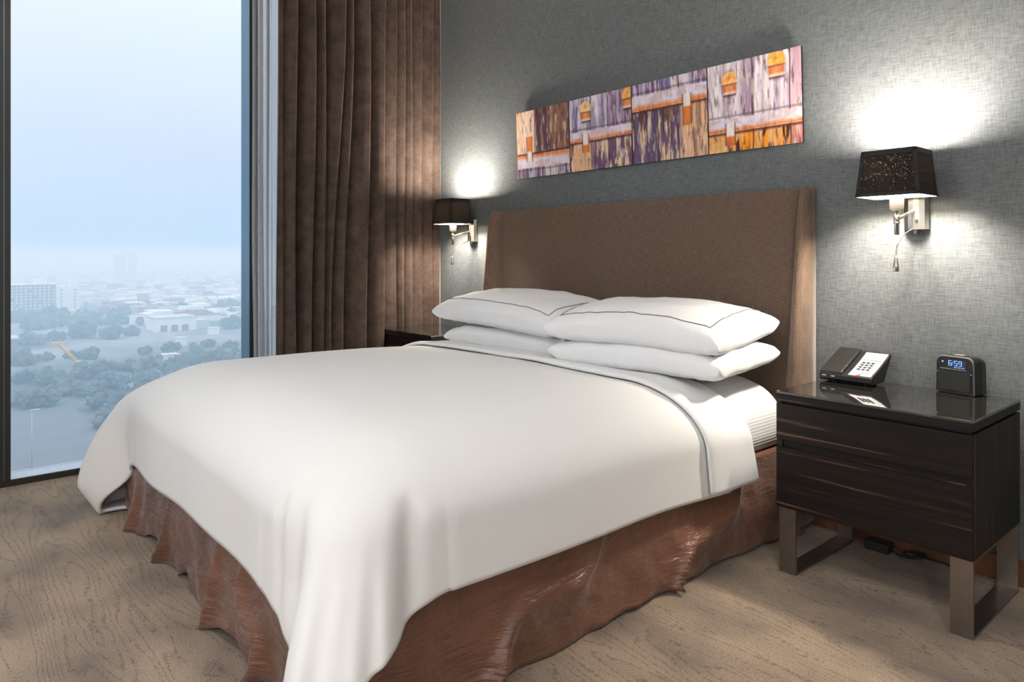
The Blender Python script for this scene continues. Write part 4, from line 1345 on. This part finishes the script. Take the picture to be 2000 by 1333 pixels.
# ------------------------------------------------------------------ adapter and cables on the floor behind the nightstand
ad = empty('power_adapter', (-1.06, 2.735, 0))
tag(ad, 'black power adapter with coiled cable on the carpet under the nightstand', 'adapter')
MB().box(-0.075, 0.01, -0.03, 0.025, 0.0, 0.036, b=0.006).build('adapter_box', M['rubber'], ad)
cp = [(0.01, 0.0, 0.015)] + [(0.045 + 0.03 * math.cos(a) + 0.004 * a, -0.005 + 0.025 * math.sin(a), 0.008 + 0.004 * a / 3) for a in np.linspace(PI, 5 * PI, 26)] + [(0.12, 0.03, 0.01), (0.17, 0.042, 0.006), (0.24, 0.038, 0.012), (0.28, 0.048, 0.12), (0.285, 0.05, 0.3)]
MB().tube(catmull(cp, 3), 0.004, n=7).build('cable', M['rubber'], ad)

# ------------------------------------------------------------------ the city outside, some eighteen floors down
random.seed(5)
H = -59.0
def make_ground():
    m, nt, b = new_mat('hazy_city_ground')
    tc = N(nt, 'ShaderNodeTexCoord').outputs['Object']
    n1 = N(nt, 'ShaderNodeTexNoise'); set_in(n1, Scale=0.012, Detail=5.0)
    n2 = N(nt, 'ShaderNodeTexNoise'); set_in(n2, Scale=0.09, Detail=4.0)
    nt.links.new(tc, n1.inputs['Vector']); nt.links.new(tc, n2.inputs['Vector'])
    rp = N(nt, 'ShaderNodeValToRGB')
    rp.color_ramp.elements[0].position = 0.42; rp.color_ramp.elements[0].color = (0.085, 0.11, 0.11, 1)
    rp.color_ramp.elements[1].position = 0.62; rp.color_ramp.elements[1].color = (0.30, 0.30, 0.29, 1)
    nt.links.new(n1.outputs['Fac'], rp.inputs[0])
    nt.links.new(mixc(nt, 0.5, rp.outputs[0], n2.outputs['Fac'], 'OVERLAY'), b.inputs['Base Color'])
    set_in(b, Roughness=0.95)
    return m
M['ground'] = make_ground()
M['render_white'] = simple('white_facade', (0.92, 0.92, 0.90), rough=0.8, noise=0.04, nscale=0.3)
M['render_grey'] = simple('grey_facade', (0.20, 0.18, 0.17), rough=0.8, noise=0.08, nscale=0.3)
M['roof_pale'] = simple('pale_metal_roof', (0.60, 0.60, 0.60), rough=0.6, noise=0.05, nscale=0.3)
M['roof_red'] = simple('faded_red_roof', (0.34, 0.20, 0.16), rough=0.8, noise=0.1, nscale=0.3)
M['asphalt'] = simple('pale_asphalt', (0.16, 0.16, 0.165), rough=0.9, noise=0.1, nscale=0.1)
M['yellow'] = simple('yellow_machine_paint', (0.75, 0.42, 0.05), rough=0.5, noise=0.06, nscale=2)
M['pole'] = simple('galvanised_pole', (0.55, 0.55, 0.55), rough=0.5, metal=0.4, noise=0.04)
M['leaf_a'] = simple('grey_green_foliage', (0.095, 0.125, 0.12), rough=0.9, noise=0.3, nscale=0.8, bump=1.0, bscale=1.0)
M['leaf_b'] = simple('olive_foliage', (0.13, 0.145, 0.135), rough=0.9, noise=0.3, nscale=0.8, bump=1.0, bscale=1.0)
M['bark'] = simple('brown_bark', (0.08, 0.06, 0.045), rough=0.9, noise=0.2, nscale=3)

gd = MB().box(-6500, -40, -1800, 3600, H - 1, H).build('city_ground', M['ground'])
tag(gd, 'flat hazy ground of the city far below the window', kind='structure')
rd = MB().box(-330, -120, 18, 46, H, H + 0.05).build('road_surface', M['asphalt']); tag(rd, 'pale road surface at the foot of the view', kind='structure')

# apartment slab with light windows, white stair tower at its end
ap = empty('apartment_block', (-930, 95, H)); tag(ap, 'grey apartment slab with rows of light windows, far left in the city view', 'building')
MB().box(-9, 9, -40, 19, 0, 29).build('facade', M['render_grey'], ap)
MB().box(-9.5, 9.5, -40.5, 19.5, 29, 30.2).build('parapet', M['render_white'], ap)
MB().box(-5, 5, 0, 10, 30, 36).build('lift_tower', M['render_white'], ap)
wme = None
for r in range(8):
    for c in range(14):
        if (r * 7 + c * 3) % 11 == 0: continue
        loc = (9.15, -38 + c * 4.2, 3.2 + r * 3.3)
        if wme is None:
            w0 = MB().box(-0.12, 0.12, -1.0, 1.0, -0.8, 0.8).build('window', M['render_white'], ap); wme = w0.data
        else:
            w0 = bpy.data.objects.new('window', wme); link(w0); w0.parent = ap
        w0.location = loc
tw = empty('white_tower', (-905, 124, H)); tag(tw, 'white stair tower standing at the end of the apartment slab', 'building')
MB().box(-8, 8, -11.5, 8.5, 0, 28).build('lower_block', M['render_white'], tw)
MB().box(-6, 6, 0, 9.5, 28, 34.5).build('upper_block', M['render_white'], tw)
for k in range(6):
    MB().box(7.9, 8.15, -9.0, -7.2, 3 + k * 4, 4.8 + k * 4).build('window', M['render_grey'], tw)
    MB().box(7.9, 8.15, 4.0, 5.8, 3 + k * 4, 4.8 + k * 4).build('window', M['render_grey'], tw)

wh = empty('warehouse', (-618, 158, H)); tag(wh, 'white flat-roofed warehouse among trees in the city view', 'building')
MB().box(-14, 14, -17, 14, 0, 10.5).build('walls', M['render_white'], wh)
MB().box(-14.6, 14.6, -17.6, 14.6, 10.5, 11.4).build('roof', M['roof_pale'], wh)
MB().box(-6, 10, 14, 26, 0, 7.5).build('annexe', M['roof_pale'], wh)
for k in range(3):
    MB().box(13.9, 14.3, -13 + k * 8, -8 + k * 8, 0, 5).build('loading_door', M['render_grey'], wh)

sd = empty('low_shed', (-545, 37, H)); tag(sd, 'pale-roofed low shed by the window frame in the city view', 'building')
MB().box(-9, 9, -14, 9, 0, 8).build('walls', M['render_grey'], sd)
MB().box(-9.6, 9.6, -14.6, 9.6, 8, 9).build('roof', M['roof_pale'], sd)

ln = empty('long_hall', (-1110, 362, H)); tag(ln, 'long white hall on the right of the city view', 'building')
MB().box(-12, 12, -22, 26, 0, 10).build('walls', M['render_white'], ln)
MB().box(-12.5, 12.5, -22.5, 26.5, 10, 11.2).build('roof', M['roof_pale'], ln)

for i, (x, y, w, h, lab) in enumerate(((-1540, 428, 7, 20, 'left one of two small white high-rises near the horizon'), (-1540, 446, 7, 18, 'right one of two small white high-rises near the horizon'),
                                      (-2350, 452, 16, 66, 'broad faint tower on the hazy skyline'), (-2350, 486, 12, 74, 'tallest faint tower on the hazy skyline'))):
    hr = empty('high_rise', (x, y, H)); tag(hr, lab, 'building', 'high-rises near the horizon')
    MB().box(-w, w, -w * 0.8, w * 0.8, 0, h).build('walls', M['render_white'] if i < 2 else M['render_grey'], hr)
    MB().box(-w * 0.5, w * 0.5, -w * 0.4, w * 0.4, h, h + 4).build('roof_plant', M['render_white'], hr)

cr_ = empty('digger', (-440, 64, H)); tag(cr_, 'yellow digger with a raised boom in the city view', 'digger')
MB().box(-2, 2, -1.6, 2.6, 0, 1.3, b=0.3).build('tracks', M['rubber'], cr_)
MB().box(-1.6, 1.6, -1.4, 2.4, 1.3, 3.6, b=0.3).build('cab', M['yellow'], cr_)
MB().tube([(0, 0, 2.6), (0.5, -3.6, 7.5), (0.8, -8.3, 13.6)], [1.0, 1.0, 0.75], n=6).build('boom', M['yellow'], cr_)
MB().box(-0.8, 1.8, -11.5, -7.6, 12.2, 14.4, b=0.3).build('bucket', M['yellow'], cr_)

sl = empty('street_lamp', (-238, 23.7, H)); tag(sl, 'tall thin street lamp beside the pale road below', 'street lamp')
MB().tube([(0, 0, 0), (0, 0, 16.5)], [0.14, 0.09], n=8).build('post', M['pole'], sl)
MB().box(-0.3, 0.3, -0.4, 2.0, 16.4, 16.8, b=0.08).build('lamp_head', M['pole'], sl)

for x, y, w, h, lab in ((-505, 134, 6, 5, 'white van-sized hut on the building ground'), (-560, 172, 7, 5, 'white hut beside the warehouse annexe'), (-430, 108, 8, 4, 'pale hut between the trees, under the warehouse')):
    ht = empty('hut', (x, y, H)); tag(ht, lab, 'hut', 'small huts in the city view')
    MB().box(-w / 2, w / 2, -w / 2, w / 2, 0, h).build('walls', M['render_white'], ht)
    MB().box(-w / 2 - 0.3, w / 2 + 0.3, -w / 2 - 0.3, w / 2 + 0.3, h, h + 0.5).build('roof', M['roof_pale'], ht)

# houses too far off to count
def houses():
    v, f, mi = [], [], []
    for k in range(2600):
        x = -680 - 2600 * random.random() ** 1.6
        y = -x * (0.04 + 0.34 * random.random())
        if x > -1000 and y < 150: continue
        a, b_, h = 4 + 7 * random.random(), 4 + 7 * random.random(), 4 + 8 * random.random() ** 2
        n = len(v)
        v += [(x + sx * a, y + sy * b_, z) for z in (H, H + h) for sx, sy in ((-1, -1), (1, -1), (1, 1), (-1, 1))]
        f += [tuple(n + i for i in q) for q in ((4, 5, 6, 7), (0, 1, 5, 4), (1, 2, 6, 5), (2, 3, 7, 6), (3, 0, 4, 7))]
        r = random.random()
        m0 = 0 if r < 0.45 else 1 if r < 0.7 else 2
        mi += [2 if random.random() < 0.35 else m0] + [m0] * 4
    o = mesh('distant_houses', v, f, M['render_white'])
    o.data.materials.append(M['roof_pale']); o.data.materials.append(M['roof_red'])
    o.data.polygons.foreach_set('material_index', mi)
    tag(o, 'countless small pale houses spreading to the hazy horizon', 'houses', kind='stuff')
houses()

def crown_mesh(name, seed, mat):
    bm = bmesh.new()
    rnd = random.Random(seed)
    for k in range(20):
        a = rnd.random() * 2 * PI; r = 0.8 * rnd.random() ** 0.5
        c = Vector((r * math.cos(a), r * math.sin(a), 0.30 + 0.85 * rnd.random() * (1 - 0.8 * r)))
        rad = 0.22 + 0.16 * rnd.random()
        g = bmesh.ops.create_icosphere(bm, subdivisions=2, radius=rad)
        for v in g['verts']:
            q = v.co.copy()
            v.co = c + q * (0.7 + 0.6 * rnd.random())
    me = bpy.data.meshes.new(name); bm.to_mesh(me); bm.free()
    me.materials.append(mat)
    return me
crowns = [crown_mesh('foliage', 3, M['leaf_a']), crown_mesh('foliage', 8, M['leaf_b'])]
tk = MB().tube([(0, 0, 0), (0, 0, 0.5)], [0.07, 0.05], n=6).build('trunk', M['bark'])
tk_me = tk.data; bpy.data.objects.remove(tk)
def ray_y(u, x):
    t = (u - 1000) / 1355.85
    return x * (0.6479 + t * 0.7617) / (-0.7617 + t * 0.6479)
rows = [(-262, 14, 5.0), (-300, 15, 5.5), (-345, 15, 6), (-400, 12, 6), (-470, 10, 6), (-585, 9, 8), (-690, 14, 8), (-780, 16, 9)]
for i, (x, n, s) in enumerate(rows):
    for k in range(n):
        u = 30 + (450 * (k + 0.2 + 0.6 * random.random()) / n)
        xx = x + random.uniform(-18, 18)
        if i < 2 and u < 190: continue
        if i == 4 and 180 < u < 260: continue
        if i == 5 and 265 < u < 420: continue
        c = empty('leafy_tree', (xx, ray_y(u, xx), H)); tag(c, 'hazy round-crowned tree among the trees far below the window', 'tree', 'trees below the window')
        sc_ = s * random.uniform(0.7, 1.25)
        c.scale = (sc_, sc_, sc_ * random.uniform(0.9, 1.25)); c.rotation_euler = (0, 0, random.random() * 6.28)
        for me in (crowns[random.random() < 0.4], tk_me):
            o = bpy.data.objects.new('foliage' if me is not tk_me else 'trunk', me); link(o); o.parent = c

# morning haze filling the air over the city
def make_haze():
    m = bpy.data.materials.new('morning_haze')
    m.use_nodes = True
    nt = m.node_tree
    nt.nodes.remove(nt.nodes['Principled BSDF'])
    vs = N(nt, 'ShaderNodeVolumeScatter')
    vs.inputs['Color'].default_value = (0.70, 0.875, 1.0, 1)
    vs.inputs['Density'].default_value = 0.0015
    vs.inputs['Anisotropy'].default_value = 0.0
    nt.links.new(vs.outputs[0], nt.nodes['Material Output'].inputs['Volume'])
    return m
hz = MB().box(-5200, -30, -1500, 3000, H - 6, 14).build('morning_haze', make_haze())
tag(hz, 'bluish morning haze lying over the whole city', 'haze', kind='stuff')
